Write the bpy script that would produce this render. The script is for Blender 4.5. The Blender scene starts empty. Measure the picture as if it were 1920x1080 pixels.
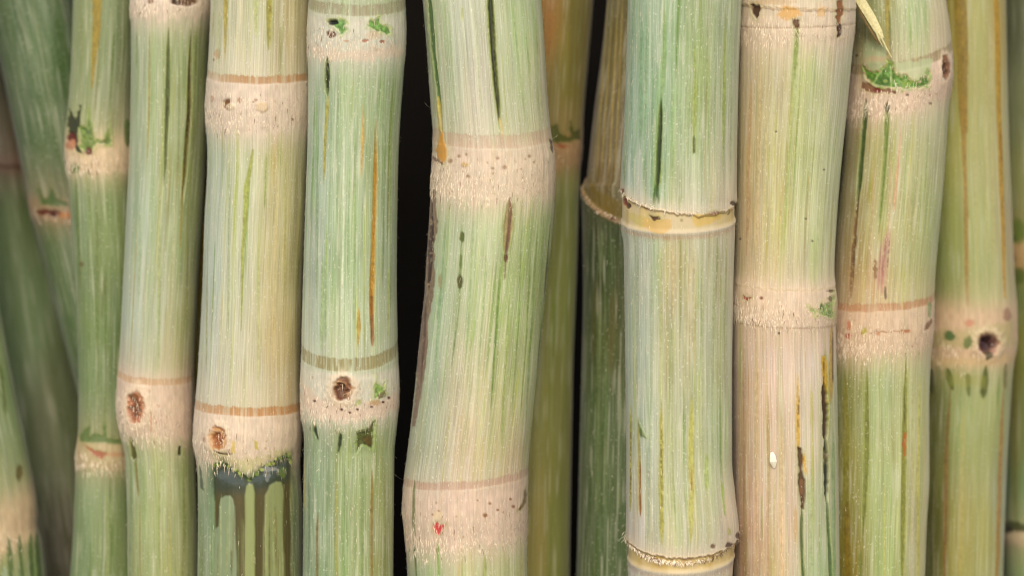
import bpy, math, random
import numpy as np

# ---------------------------------------------------------------- camera, sky, sun, exposure
PX = 0.35 / 1920.0          # metres per unit of measure at the focal distance (the canes are about 3.5 cm thick)
D = 4500.0                  # camera distance in the same units
FLOOR_Z = -0.30
scene = bpy.context.scene
COL = scene.collection

cam_d = bpy.data.cameras.new('camera')
cam = bpy.data.objects.new('camera', cam_d); COL.objects.link(cam)
cam.location = (0, -D * PX, 0)
cam.rotation_euler = (math.radians(90), 0, 0)
cam_d.sensor_width = 36.0
cam_d.lens = 36.0 * D / 1920.0
cam_d.clip_start = 0.01; cam_d.clip_end = 200
cam_d.dof.use_dof = True
cam_d.dof.focus_distance = (D - 85) * PX
cam_d.dof.aperture_fstop = 4.0
cam_d.dof.aperture_blades = 9
scene.camera = cam

SUN_AZ, SUN_EL = math.radians(-4), math.radians(36)     # from behind the camera, to its left
sdir = (math.sin(SUN_AZ) * math.cos(SUN_EL), -math.cos(SUN_AZ) * math.cos(SUN_EL), math.sin(SUN_EL))
world = bpy.data.worlds.new('World'); scene.world = world; world.use_nodes = True
wn = world.node_tree.nodes; wn.clear()
sky = wn.new('ShaderNodeTexSky'); sky.sky_type = 'NISHITA'; sky.sun_disc = False
sky.sun_elevation = SUN_EL; sky.sun_rotation = math.atan2(sdir[0], sdir[1])
sky.air_density = 1.0; sky.dust_density = 4.0; sky.ozone_density = 0.6
bg = wn.new('ShaderNodeBackground'); bg.inputs[1].default_value = 0.15
wo = wn.new('ShaderNodeOutputWorld')
world.node_tree.links.new(sky.outputs[0], bg.inputs[0]); world.node_tree.links.new(bg.outputs[0], wo.inputs[0])
sun_d = bpy.data.lights.new('sun', 'SUN'); sun_d.energy = 0.8; sun_d.angle = math.radians(24); sun_d.color = (1.0, .96, .905)
sun = bpy.data.objects.new('sun', sun_d); COL.objects.link(sun)
from mathutils import Vector
sun.rotation_euler = Vector(sdir).to_track_quat('Z', 'Y').to_euler()
scene.view_settings.view_transform = 'Standard'; scene.view_settings.look = 'None'
scene.view_settings.exposure = 0.34; scene.view_settings.gamma = 1.0
scene.view_settings.use_curve_mapping = False
scene.cycles.filter_width = 1.15; scene.cycles.max_bounces = 6; scene.cycles.diffuse_bounces = 4

ALB = 0.80
def L(c):
    c = np.array(c, float) / 255.0
    return np.where(c <= .04045, c / 12.92, ((c + .055) / 1.055) ** 2.4) * ALB

# ---------------------------------------------------------------- materials
def new_mat(name):
    m = bpy.data.materials.new(name); m.use_nodes = True
    return m, m.node_tree.nodes, m.node_tree.links, m.node_tree.nodes['Principled BSDF']

def rind_material():
    m, n, l, b = new_mat('cane_rind')
    at = n.new('ShaderNodeAttribute'); at.attribute_name = 'albedo'
    mk = n.new('ShaderNodeAttribute'); mk.attribute_name = 'surface'      # r wax, g fibre, b wet
    sp = n.new('ShaderNodeSeparateColor'); l.new(mk.outputs['Color'], sp.inputs[0])
    uv = n.new('ShaderNodeUVMap'); uv.uv_map = 'length'
    def stretched(sx, sy, detail, seed):
        mp = n.new('ShaderNodeMapping'); l.new(uv.outputs[0], mp.inputs[0])
        mp.inputs['Scale'].default_value = (sx, sy, 1); mp.inputs['Location'].default_value = (seed, seed * 1.7, 0)
        t = n.new('ShaderNodeTexNoise'); t.noise_dimensions = '2D'; t.inputs['Scale'].default_value = 1.0
        t.inputs['Detail'].default_value = detail; t.inputs['Roughness'].default_value = .6
        l.new(mp.outputs[0], t.inputs[0]); return t
    def ramp(src, a, b_, lo, hi):
        r = n.new('ShaderNodeMapRange'); r.inputs[1].default_value = a; r.inputs[2].default_value = b_
        r.inputs[3].default_value = lo; r.inputs[4].default_value = hi; l.new(src, r.inputs[0]); return r
    f1 = stretched(.42, .0035, 3, 3.1); f2 = stretched(.9, .010, 2, 9.7); f3 = stretched(.5, .4, 2, 5.5)
    r1 = ramp(f1.outputs[0], .3, .7, .86, 1.10)
    r2 = ramp(f2.outputs[0], .3, .7, .86, 1.10)
    mu = n.new('ShaderNodeMath'); mu.operation = 'MULTIPLY'; l.new(r1.outputs[0], mu.inputs[0]); l.new(r2.outputs[0], mu.inputs[1])
    # fibre strength
    mx = n.new('ShaderNodeMix'); mx.data_type = 'FLOAT'; mx.inputs[2].default_value = 1.0
    l.new(sp.outputs[1], mx.inputs[0]); l.new(mu.outputs[0], mx.inputs[3])
    vm = n.new('ShaderNodeVectorMath'); vm.operation = 'SCALE'; l.new(at.outputs['Color'], vm.inputs[0]); l.new(mx.outputs[0], vm.inputs[3])
    # whitish wax lines and flecks
    wl = ramp(stretched(.78, .009, 2, 17.3).outputs[0], .57, .67, 0, .36)
    fl = ramp(stretched(.22, .16, 1, 27.3).outputs[0], .69, .76, 0, .55)
    ad = n.new('ShaderNodeMath'); ad.operation = 'MAXIMUM'; l.new(wl.outputs[0], ad.inputs[0]); l.new(fl.outputs[0], ad.inputs[1])
    wx = n.new('ShaderNodeMath'); wx.operation = 'MULTIPLY'; l.new(ad.outputs[0], wx.inputs[0]); l.new(sp.outputs[0], wx.inputs[1])
    mc = n.new('ShaderNodeMix'); mc.data_type = 'RGBA'; l.new(wx.outputs[0], mc.inputs[0]); l.new(vm.outputs[0], mc.inputs[6])
    mc.inputs[7].default_value = (.62, .63, .52, 1)
    l.new(mc.outputs[2], b.inputs['Base Color'])
    ro = n.new('ShaderNodeMapRange'); l.new(sp.outputs[2], ro.inputs[0]); ro.inputs[3].default_value = .52; ro.inputs[4].default_value = .24
    l.new(ro.outputs[0], b.inputs['Roughness'])
    b.inputs['Specular IOR Level'].default_value = .34
    b.inputs['Sheen Weight'].default_value = .11; b.inputs['Sheen Roughness'].default_value = .45; b.inputs['Sheen Tint'].default_value = (.95, .97, 1, 1)
    hs = n.new('ShaderNodeMath'); hs.operation = 'ADD'; l.new(f1.outputs[0], hs.inputs[0]); l.new(f3.outputs[0], hs.inputs[1])
    bs = n.new('ShaderNodeMath'); bs.operation = 'MULTIPLY'; l.new(sp.outputs[1], bs.inputs[0]); bs.inputs[1].default_value = .55
    bp = n.new('ShaderNodeBump'); bp.inputs['Distance'].default_value = .00014; l.new(bs.outputs[0], bp.inputs['Strength'])
    l.new(hs.outputs[0], bp.inputs['Height']); l.new(bp.outputs[0], b.inputs['Normal'])
    return m
RIND = rind_material()

def plain(name, c, rough=.6, noise=.25, scale=900):
    m, n, l, b = new_mat(name)
    tc = n.new('ShaderNodeTexCoord'); t = n.new('ShaderNodeTexNoise'); t.inputs['Scale'].default_value = scale; t.inputs['Detail'].default_value = 4
    l.new(tc.outputs['Object'], t.inputs[0])
    r = n.new('ShaderNodeMapRange'); r.inputs[1].default_value = .3; r.inputs[2].default_value = .7
    r.inputs[3].default_value = 1 - noise; r.inputs[4].default_value = 1 + noise; l.new(t.outputs[0], r.inputs[0])
    v = n.new('ShaderNodeVectorMath'); v.operation = 'SCALE'; v.inputs[0].default_value = tuple(L(c)); l.new(r.outputs[0], v.inputs[3])
    l.new(v.outputs[0], b.inputs['Base Color']); b.inputs['Roughness'].default_value = rough
    return m
FUZZ = plain('pale_fibre', (240, 232, 205), .6, .2)
STUB = plain('stubble_fibre', (246, 232, 206), .6, .25)
BROWNF = plain('brown_fibre', (120, 75, 50), .7, .4)
SHADEM = plain('dark_shade_backdrop', (17, 15, 12), .9, .5, 6)  # near black, stands in for the deep shade behind the canes
SHADEM.node_tree.nodes['Principled BSDF'].inputs['Specular IOR Level'].default_value = .05
SOIL = plain('dry_ground', (150, 140, 122), .95, .5, 60)  # unseen ground, tone lightened to bounce fill light upwards
FLAKE = plain('white_flake', (250, 246, 225), .5, .05)
STRAW = plain('dry_straw', (222, 215, 160), .5, .18, 1400)
STRAWD = plain('dry_straw_brown', (120, 100, 55), .6, .3, 1400)

# ---------------------------------------------------------------- noise
_T = np.random.RandomState(7).rand(256, 256)
def vn(x, y, s=0):
    x = np.asarray(x, float) + s * 17.31; y = np.asarray(y, float) + s * 5.77
    x, y = np.broadcast_arrays(x, y)
    xi = np.floor(x).astype(int); yi = np.floor(y).astype(int); fx = x - xi; fy = y - yi
    fx = fx * fx * (3 - 2 * fx); fy = fy * fy * (3 - 2 * fy)
    g = lambda a, b: _T[a & 255, b & 255]
    return (g(xi, yi) * (1 - fx) + g(xi + 1, yi) * fx) * (1 - fy) + (g(xi, yi + 1) * (1 - fx) + g(xi + 1, yi + 1) * fx) * fy
def ss(a, b, x):
    t = np.clip((x - a) / (b - a), 0, 1); return t * t * (3 - 2 * t)

def smooth_interp(pts, y):
    pts = sorted(pts); xs = np.array([p[0] for p in pts], float); v = np.array([p[1] for p in pts], float)
    h = np.diff(xs); dl = np.diff(v) / h
    m = np.zeros(len(xs)); m[1:-1] = np.where(dl[:-1] * dl[1:] > 0, 2 * dl[:-1] * dl[1:] / (dl[:-1] + dl[1:] + 1e-12), 0)
    m[0] = dl[0] if False else 0; m[-1] = 0
    if len(xs) == 2: m[:] = dl[0]
    i = np.clip(np.searchsorted(xs, y) - 1, 0, len(xs) - 2)
    t = np.clip((y - xs[i]) / h[i], 0, 1)
    return (2*t**3-3*t**2+1)*v[i] + (t**3-2*t**2+t)*h[i]*m[i] + (-2*t**3+3*t**2)*v[i+1] + (t**3-t**2)*h[i]*m[i+1]

# ---------------------------------------------------------------- one cane
class Cane:
    def __init__(s, left, right, depth, seed, label, step=2.0, lean=0.0, base=None, amp=1.0, sx=42., sy=150., wax=.6, fibre=1.0):
        s.depth, s.seed, s.label = depth, seed, label
        s.k = (D + depth) / D
        l = list(left); r = list(right)
        y0l, y0r = l[0], r[0]
        if lean:
            for q in (l, r):
                q.insert(0, (-700, q[0][1] - lean * (q[0][0] + 700))); q.append((2300, q[-1][1] + lean * (2300 - q[-1][0])))
        s.L, s.R = l, r
        zb = 540 - FLOOR_Z / (PX * s.k)
        s.Yr = np.concatenate([np.arange(-620, -40, 60.), np.arange(-40, 1122, step), np.linspace(1160, zb, 14)])
        x0 = smooth_interp(l, s.Yr); x1 = smooth_interp(r, s.Yr)
        s.cx = (x0 + x1) / 2; s.r = (x1 - x0) / 2
        rm = float(np.mean(s.r)); s.rm = rm
        half = math.radians(104)
        nd = int(2 * half * rm / (step * .95))
        s.th = np.concatenate([np.linspace(-half, half, nd), np.linspace(half, 2 * math.pi - half, 12)[1:]])  # last = first
        s.TH, s.Y0 = np.meshgrid(s.th, s.Yr)
        s.SI, s.CO = np.sin(s.TH), np.cos(s.TH)
        x = s.cx[:, None] + s.r[:, None] * s.SI
        f = 1.0 / (1.0 - s.r[:, None] * s.CO / D)
        s.X = 960 + (x - 960) * f; s.Y = 540 + (s.Y0 - 540) * f           # where the surface point is seen
        s.A = s.TH * rm                                                    # arc length
        s.wrapA = s.A
        s.dR = np.zeros_like(s.X); s.lab = np.zeros(s.X.shape, int)
        s.names = ['internode']; s.partlabels = [None]
        s.wax = np.full(s.X.shape, wax); s.fib = np.full(s.X.shape, fibre); s.wet = np.zeros_like(s.X)
        s.slivers = []        # (theta, Y, out, length, angle, width, material index)
        s.rnd = random.Random(seed)
        # base colour from the control points, edge shade included on some canes
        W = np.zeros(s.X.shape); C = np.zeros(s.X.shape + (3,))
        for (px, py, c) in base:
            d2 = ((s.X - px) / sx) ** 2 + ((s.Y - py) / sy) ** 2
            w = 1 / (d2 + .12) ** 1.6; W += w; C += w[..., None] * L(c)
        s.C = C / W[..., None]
        a, y, sd = s.A, s.Y, seed
        v1 = vn(a / 17, y / 330, sd) - .5; v2 = vn(a / 6.5, y / 190, sd + 1) - .5; v3 = vn(a / 3.0, y / 110, sd + 2) - .5
        v4 = vn(a / 40, y / 60, sd + 3) - .5
        s.C *= (1 + amp * (.13 * v1 + .14 * v2 + .14 * v3 + .12 * v4))[..., None]
        g = ss(.66, .92, vn(a / 7.5, y / 260, sd + 4)) * .38 * amp
        s.C = s.C * (1 - g[..., None]) + s.C * np.array([.66, .88, .42]) * g[..., None]
        g = ss(.62, .95, vn(a / 12, y / 300, sd + 5)) * .30 * amp
        s.C = s.C * (1 - g[..., None]) + s.C * np.array([1.12, 1.0, .62]) * g[..., None]
        g = ss(.62, .95, vn(a / 3.2, y / 70, sd + 6)) * .30 * amp
        s.C = s.C * (1 - g[..., None]) + L((222, 222, 198)) * g[..., None]
        rs = random.Random(seed * 7 + 1); bands = np.zeros(s.X.shape)
        nst = int(56 * amp * s.rm / 95)
        ths = s.th
        for _ in range(nst):
            t0 = rs.uniform(-1.5, 1.5); y0 = rs.uniform(-150, 1050); ln = rs.uniform(70, 420); w = rs.choice([.9, 1.2, 1.6, 2.4, 3.2]); al = rs.uniform(.35, .9)
            c = rs.choice([(.58,.80,.34), (.66,.84,.38), (.46,.66,.26), (.55,.64,.26), (.95,.93,.45), (.88,.92,.40), (.80,.88,.36), (1.2,1.2,1.2), (1.15,1.15,1.12), (.86,.70,.40)])
            if c[0] > 1: al *= .6
            j0 = np.searchsorted(s.th, t0 - 8 / s.rm); j1 = np.searchsorted(s.th, t0 + 8 / s.rm)
            i0 = max(0, np.searchsorted(s.Yr, y0 - 4)); i1 = np.searchsorted(s.Yr, y0 + ln)
            if i1 - i0 < 3: continue
            aa = (s.TH[i0:i1, j0:j1] - t0) * s.rm; yy_ = (s.Y0[i0:i1, j0:j1] - y0) / ln
            tp = np.clip(np.minimum(yy_ * 5, (1 - yy_) * 2.5), 0, 1)
            m = ss(-.9, .9, w * tp * (.7 + .6 * vn(yy_ * ln / 12, 0, seed + t0 * 9)) - np.abs(aa + 1.4 * (vn(yy_ * ln / 70, 1, t0 * 5) - .5))) * al * (tp > 0)
            s.C[i0:i1, j0:j1] *= (1 + m[..., None] * (np.array(c) - 1))
        g = ss(.5, .8, vn(a / 46, y / 120, sd + 40) * .6 + vn(a / 12, y / 40, sd + 41) * .4) * .16 * wax
        s.C = s.C * (1 - g[..., None]) + L((204, 210, 194)) * g[..., None]
        s.dR += .5 * v1 * 2 + .35 * v2 * 2 + .25 * v3
    def mix(s, m, c):
        m = np.clip(m, 0, 1)[..., None]; s.C = s.C * (1 - m) + L(c) * m
    def part(s, m, name, plabel=None):
        s.names.append(name); s.partlabels.append(plabel); s.lab[m > .5] = len(s.names) - 1
    def yy(s, yc, sag, tilt):
        return s.Y - (yc - sag * (1 - s.CO) + tilt * s.SI)
    # streak along the cane
    def S(s, pts, w, c, a=1.0, rag=.35, groove=0.0, soft=1.2, speck=0, part=None, wet=0.0, taper=1.0, plabel=None, bump=0):
        pts = [(p[1], p[0]) for p in pts]; y0, y1 = pts[0][0], pts[-1][0]
        rows = slice(None)
        t = np.clip((s.Y - y0) / max(1, (y1 - y0)), 0, 1)
        xc = np.interp(s.Y, [p[0] for p in pts], [p[1] for p in pts]) + 1.5 * (vn(s.Y / 60, 0, s.seed + y0) - .5)
        ww = np.interp(t, np.linspace(0, 1, len(w)), w) if isinstance(w, (list, tuple)) else w
        tp = np.minimum(1, np.minimum(t, 1 - t) * 2 * 3.0 + .0) ** .6
        tp = 1 - taper + taper * tp
        n = 1 + rag * (.7 * (vn(s.Y / 7, s.X / 8, s.seed + y0 + 1) - .5) + 1.3 * (vn(s.Y / 38, np.sign(s.X - xc), s.seed + y0 + 2) - .5))
        hw = ww / 2 * tp * n
        vis = (s.CO > 0) & (s.Y >= y0) & (s.Y <= y1)
        m = ss(-soft, soft, hw - np.abs(s.X - xc)) * vis
        mm = m * a
        mott = m * a * (.5 * (vn(s.Y / 7, s.X / 2.2, s.seed + 12) - .5) + .4 * (vn(s.Y / 2.5, s.X / 2.5, s.seed + 13) - .5))
        if groove and not speck:
            hal = np.exp(-(np.maximum(np.abs(s.X - xc) - hw, 0) / 4.0) ** 2) * vis * (hw > .3) * np.clip(t * 8, 0, 1) * np.clip((1 - t) * 8, 0, 1); s.mix(.45 * hal, (150, 164, 84))
        if speck: mm = mm * ss(speck - .12, speck + .12, vn(s.Y / 4.5, s.X / 3.0, s.seed + 31))
        s.mix(mm, c); s.C *= (1 + mott[..., None]); s.dR -= 1.8 * groove * m; s.dR += bump * m
        if groove: s.dR += .5 * np.exp(-((np.abs(s.X - xc) - hw - 1.5) / 1.5) ** 2) * vis * (hw > .5)
        s.wax *= (1 - m * a); s.fib *= (1 - .6 * m * a); s.wet = np.maximum(s.wet, wet * m)
        if part: s.part(m * s_on(s), part, plabel)
    def B(s, x, y, rx, ry, c, a=1.0, rag=.35, dep=0.0, soft=.25, part=None, wet=0, plabel=None, ns=5.):
        d = np.sqrt(((s.X - x) / rx) ** 2 + ((s.Y - y) / ry) ** 2) + rag * (vn(s.X / ns, s.Y / ns, s.seed + x) - .5)
        m = (1 - ss(1 - soft, 1 + soft, d)) * (s.CO > 0)
        s.mix(m * a, c); s.dR -= dep * m; s.wax *= 1 - m * a; s.fib *= 1 - .5 * m * a; s.wet = np.maximum(s.wet, wet * m)
        if part: s.part(m, part, plabel)
    def P(s, poly, c, a=1.0, rag=2.0, soft=1.3, dep=0.0, wet=0, part=None, edge=None, plabel=None, ns=6., ny=6.):
        xs = [p[0] for p in poly]; ys = [p[1] for p in poly]
        box = (s.X > min(xs) - 14) & (s.X < max(xs) + 14) & (s.Y > min(ys) - 14) & (s.Y < max(ys) + 14) & (s.CO > 0)
        X = s.X[box]; Y = s.Y[box]
        inside = np.zeros(X.shape, bool); dist = np.full(X.shape, 1e9)
        for i in range(len(poly)):
            (ax, ay), (bx, by) = poly[i], poly[(i + 1) % len(poly)]
            if ay != by:
                cr = ((ay > Y) != (by > Y)) & (X < (bx - ax) * (Y - ay) / (by - ay) + ax); inside ^= cr
            ll = (bx - ax) ** 2 + (by - ay) ** 2 + 1e-9
            t = np.clip(((X - ax) * (bx - ax) + (Y - ay) * (by - ay)) / ll, 0, 1)
            dist = np.minimum(dist, np.hypot(X - ax - t * (bx - ax), Y - ay - t * (by - ay)))
        sd = np.where(inside, dist, -dist) + rag * 2 * (vn(X / ns, Y / ny, s.seed + xs[0]) - .5)
        m = np.zeros(s.X.shape); m[box] = ss(-soft, soft, sd)
        if edge is not None:
            e = np.zeros(s.X.shape); e[box] = np.exp(-(sd / 2.6) ** 2)
            s.mix(e * 1.0 * ss(.3, .8, vn(s.X / 3.5, s.Y / 3.5, 4)), edge); s.dR += .9 * e
        if dep or edge is not None:
            hm = np.zeros(s.X.shape); hm[box] = np.exp(-(np.minimum(sd, 0) / 5.0) ** 2); s.C *= (1 - hm[..., None] * np.array([.16, .11, .26]))
        e2 = m * a
        if edge is not None:
            mi = np.zeros(s.X.shape); mi[box] = ss(1.0, 4.0, sd); e2 = mi * a
        s.mix(e2, c); k_ = .9 if edge is not None else (.22 if dep > 0 and ny < 20 else .04)
        s.C *= (1 + k_ * e2[..., None] * (.9 * (vn(s.X / 5, s.Y / 5, s.seed + 21) - .5) + .7 * (vn(s.X / 2.4, s.Y / 2.4, s.seed + 22) - .5))[..., None]); s.dR += k_ * m * 1.5 * (vn(s.X / 4, s.Y / 4, s.seed + 23) - .5); s.dR -= dep * m; s.wax *= 1 - m * a; s.fib *= 1 - .6 * m * a; s.wet = np.maximum(s.wet, wet * m)
        if part: s.part(m, part, plabel)
    def ring(s, yc, sag, tilt, w, c, a=.8, brk=.5, part='growth_ring', side=None, plabel=None):
        sag = sag * 1.42
        yy = s.yy(yc, sag, tilt) + 2.5 * (vn(s.A / 18, 0, s.seed + yc) - .5)
        up = 5 * (vn(s.A / 2.6, 0, s.seed + yc + 1) - .4)
        m = ss(-w / 2 - 1.5 + up, -w / 2 + 1.5 + up, yy) * (1 - ss(w / 2 - 1.5, w / 2 + 1.5, yy))
        f = 1 - brk * ss(.45, .8, vn(s.A / 2.7, s.Y / 26, s.seed + 8))
        if side is not None: f = f * (1 - side[1] * ss(0, 1, (s.SI * side[0])))
        s.mix(m * a * f, c); s.dR -= .3 * m; s.dR += .3 * np.exp(-((yy - w / 2 - 4) / 6) ** 2); s.wax *= 1 - .5 * m
        if part: s.part(m, part, plabel)
        return yy
    def node(s, yc, h, sag, tilt, c, a=.92, ragg=16, up=14, bulge=2.5, stub=420, part='node', low=None, dots=40, dotc=(150, 110, 75), fill=True):
        sag = sag * 1.42; c = (min(240, c[0] * 1.03), c[1] * 1.04, min(240, c[2] * 1.11))
        yy = s.yy(yc, sag, tilt)
        n1 = vn(s.A / 2.8, s.Y / 40, s.seed + yc) - .5; n2 = vn(s.A / 9, 0, s.seed + yc + 2) - .5
        lowe = h + ragg * (1.1 * n1 + .8 * n2)
        m = ss(-up * 1.5, 6, yy) * (1 - .55 * ss(lowe - ragg * .3, lowe + ragg * .5, yy) - .45 * ss(lowe - ragg * .3, lowe + ragg * 2.4, yy))
        t = np.clip(yy / h, 0, 1)
        cc = np.array(c, float)
        wide = np.exp(-(np.minimum(yy, 0) / 62.) ** 2) * np.exp(-(np.maximum(yy - h, 0) / 34.) ** 2) * (.75 + .5 * (vn(s.A / 3.5, s.Y / 120, s.seed + 61) - .5))
        s.mix(.42 * wide, (c[0] * .99, c[1] * 1.01, c[2] * .98))
        m1 = m * (a - .10) * (.86 + .28 * (vn(s.A / 3.0, s.Y / 14, s.seed + 77) - .5))
        s.mix(m1, c)
        s.C *= (1 + m * (.22 * (vn(s.A / 2.4, s.Y / 12, s.seed + 3) - .5) + .10 * (vn(s.A / 11, s.Y / 11, s.seed + 5) - .5)))[..., None]
        s.fib *= 1 - .35 * m; s.wax *= 1 - .3 * m
        s.dR += bulge * np.exp(-((yy - h * .5) / (h * .62)) ** 2)
        s.dR += m * (.45 * (vn(s.A / 2.6, s.Y / 12, s.seed + 9) - .5) + .7 * (vn(s.A / 16, s.Y / 16, s.seed + 4) - .5))
        s.part((yy > 0) * (yy < h), part)
        s.names.append('internode'); s.partlabels.append(None); below = len(s.names) - 1
        s.lab[(yy >= h)] = below
        for _ in range(int(dots * .6)):
            th = s.rnd.uniform(-1.45, 1.45); q = s.rnd.uniform(.12, .95)
            x, y = s.seen(th, yc - sag * (1 - math.cos(th)) + tilt * math.sin(th) + h * q)
            rr = s.rnd.uniform(1.1, 2.4)
            s.dot(x, y, rr * max(.35, math.cos(th)), rr, dotc, s.rnd.uniform(.25, .65))
        for _ in range(stub):
            th = s.rnd.uniform(-1.6, 1.6); q = s.rnd.triangular(.15, 1.2, .9)
            y = yc - sag * (1 - math.cos(th)) + tilt * math.sin(th) + h * q
            s.slivers.append((th, y, .4, s.rnd.uniform(5, 15), s.rnd.gauss(0, .16), s.rnd.uniform(.5, 1.0), 1 if s.rnd.random() < .95 else 2, s.rnd.uniform(.0, .07)))
    def seen(s, th, y):
        i = np.interp(y, s.Yr, np.arange(len(s.Yr))); cx = np.interp(y, s.Yr, s.cx); r = np.interp(y, s.Yr, s.r)
        f = 1 / (1 - r * math.cos(th) / D); return 960 + (cx + r * math.sin(th) - 960) * f, y
    def dot(s, x, y, rx, ry, c, a=.8):
        i0 = np.searchsorted(s.Yr, y - 14); i1 = np.searchsorted(s.Yr, y + 14)
        i0 = max(0, i0 - 10); i1 = min(len(s.Yr), i1 + 10)
        sl = slice(i0, i1)
        d = np.sqrt(((s.X[sl] - x) / rx) ** 2 + ((s.Y[sl] - y) / ry) ** 2)
        m = (1 - ss(.6, 1.5, d)) * (s.CO[sl] > 0) * a
        s.C[sl] = s.C[sl] * (1 - m[..., None]) + L(c) * m[..., None]; s.dR[sl] -= .6 * m
    def bud(s, x, y, r, ry, cdark, cmid, h=6.5, part='bud', swirl=True, ang=0.4):
        dx = (s.X - x) / r; dy = (s.Y - y) / ry; d = np.sqrt(dx ** 2 + dy ** 2); front = s.CO > 0
        n = vn(s.X / 5, s.Y / 5, s.seed + 50) - .5; n2 = vn(s.X / 2.6, s.Y / 2.6, s.seed + 51) - .5
        dd = d + .35 * n
        s.dR += front * h * np.exp(-((dd - 1.05) / .45) ** 2) * .55
        s.mix(front * (.75 if s.depth < 200 else .4) * np.exp(-((dd - 1.2) / .28) ** 2), (226, 206, 176))
        m = (1 - ss(.75, 1.1, dd)) * front
        s.mix(m, cmid)
        if swirl:
            ph = np.sin(d * 9.5 + 2.2 * np.arctan2(dy, dx) + 3 * n)
            s.mix(m * .6 * ss(.35, .9, ph), (222, 190, 145)); s.dR += m * .8 * ph
            s.mix(m * .55 * ss(.3, .9, -ph), cdark)
        m2 = (1 - ss(.35, .75, np.sqrt((dx + .15) ** 2 + (dy - .15) ** 2) + .3 * n + .3 * n2)) * front
        s.mix(m2 * .85, cdark); s.dR -= h * 1.1 * m2 + h * .35 * m
        s.wax *= 1 - m; s.fib *= 1 - .8 * m
        s.part((d < 1.25) * front, part)
    def fuzz(s, n, specks=True):
        for _ in range(int(n * .9)):
            s.slivers.append((s.rnd.uniform(-1.6, 1.6), s.rnd.uniform(-20, 1100), .3, s.rnd.uniform(3, 13), s.rnd.gauss(0, .1), s.rnd.uniform(.35, .75), 0, s.rnd.uniform(.01, .06)))
        for _ in range(n):
            th = s.rnd.choice([s.rnd.uniform(-1.75, 1.75), s.rnd.choice([-1, 1]) * s.rnd.uniform(1.25, 1.7)])
            y = s.rnd.uniform(-20, 1100)
            s.slivers.append((th, y, .2, s.rnd.uniform(2.0, 6.5), s.rnd.uniform(-.9, .9), s.rnd.uniform(.45, .9), 0, s.rnd.uniform(.05, .8)))
    # ---- geometry
    def point(s, th, y, dr):
        cx = np.interp(y, s.Yr, s.cx); r = np.interp(y, s.Yr, s.r)
        x = (cx + (r + dr) * math.sin(th) - 960) * s.k * PX
        return Vector((x, (s.depth - (r + dr) * math.cos(th) * s.k) * PX, -(y - 540) * s.k * PX))
    def build(s, group='sugar cane stalks standing upright side by side'):
        k = s.k; r = s.r[:, None] + s.dR
        r[:, -1] = r[:, 0] = (r[:, 0] + r[:, -1]) / 2
        lum = s.C.mean(-1, keepdims=True); s.C = lum + (s.C - lum) * 1.02
        P3 = np.stack([(s.cx[:, None] + r * s.SI - 960) * k * PX, (s.depth - r * s.CO * k) * PX, -(s.Y0 - 540) * k * PX], -1)
        base = np.array([(s.cx[-1] - 960) * k * PX, s.depth * PX, FLOOR_Z])
        Pl = P3 - base
        du = np.gradient(Pl, axis=1); du[:, 0] = Pl[:, 1] - Pl[:, -2]; du[:, -1] = du[:, 0]
        dv = np.gradient(Pl, axis=0); N = np.cross(dv, du); N /= np.linalg.norm(N, axis=-1, keepdims=True) + 1e-12
        out = np.stack([s.SI, -s.CO, 0 * s.SI], -1)
        if (N * out).sum() < 0: N = -N
        root = bpy.data.objects.new('sugar_cane_stalk', None); COL.objects.link(root)
        root.location = base.tolist(); root.empty_display_size = .02
        root['label'] = s.label; root['category'] = 'sugar cane'; root['group'] = group
        Rn, Cn = s.X.shape
        idx = np.arange(Rn * Cn).reshape(Rn, Cn)
        q = np.stack([idx[:-1, :-1], idx[1:, :-1], idx[1:, 1:], idx[:-1, 1:]], -1).reshape(-1, 4)
        lf = s.lab.reshape(-1)[q]; fl = np.sort(lf, 1)[:, 2]                 # face label
        Pf = Pl.reshape(-1, 3); Nf = N.reshape(-1, 3)
        colr = np.concatenate([np.clip(s.C, .002, .95).reshape(-1, 3), np.ones((Rn * Cn, 1))], 1)
        surf = np.stack([np.clip(s.wax, 0, 1), np.clip(s.fib, 0, 1), np.clip(s.wet, 0, 1), np.ones_like(s.wax)], -1).reshape(-1, 4)
        uvv = np.stack([s.A.reshape(-1) + s.seed * 371.3, s.Y.reshape(-1)], 1)
        last_node = None
        for li, nm in enumerate(s.names):
            f = q[fl == li]
            if len(f) < (3 if li else 1): continue
            used, inv = np.unique(f, return_inverse=True); inv = inv.reshape(f.shape)
            me = bpy.data.meshes.new(nm); nv, nf = len(used), len(f)
            me.vertices.add(nv); me.vertices.foreach_set('co', Pf[used].astype(np.float32).ravel())
            me.loops.add(nf * 4); me.loops.foreach_set('vertex_index', inv.astype(np.int32).ravel())
            me.polygons.add(nf); me.polygons.foreach_set('loop_start', np.arange(0, nf * 4, 4, dtype=np.int32))
            uvl = me.uv_layers.new(name='length'); 
            uvl.data.foreach_set('uv', uvv[f.ravel()].astype(np.float32).ravel())
            ca = me.attributes.new('albedo', 'FLOAT_COLOR', 'POINT'); ca.data.foreach_set('color', colr[used].astype(np.float32).ravel())
            cb = me.attributes.new('surface', 'FLOAT_COLOR', 'POINT'); cb.data.foreach_set('color', surf[used].astype(np.float32).ravel())
            me.update(calc_edges=True)
            me.polygons.foreach_set('use_smooth', np.ones(nf, bool))
            me.normals_split_custom_set_from_vertices(Nf[used].tolist())
            me.materials.append(RIND)
            o = bpy.data.objects.new(nm, me); COL.objects.link(o); o.parent = root
            if nm == 'node': last_node = o
            if nm in ('bud', 'root_bud', 'red_bud', 'slit', 'hole', 'green_tear') and last_node: o.parent = last_node
            if s.partlabels[li]: o['label'] = s.partlabels[li]
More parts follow.
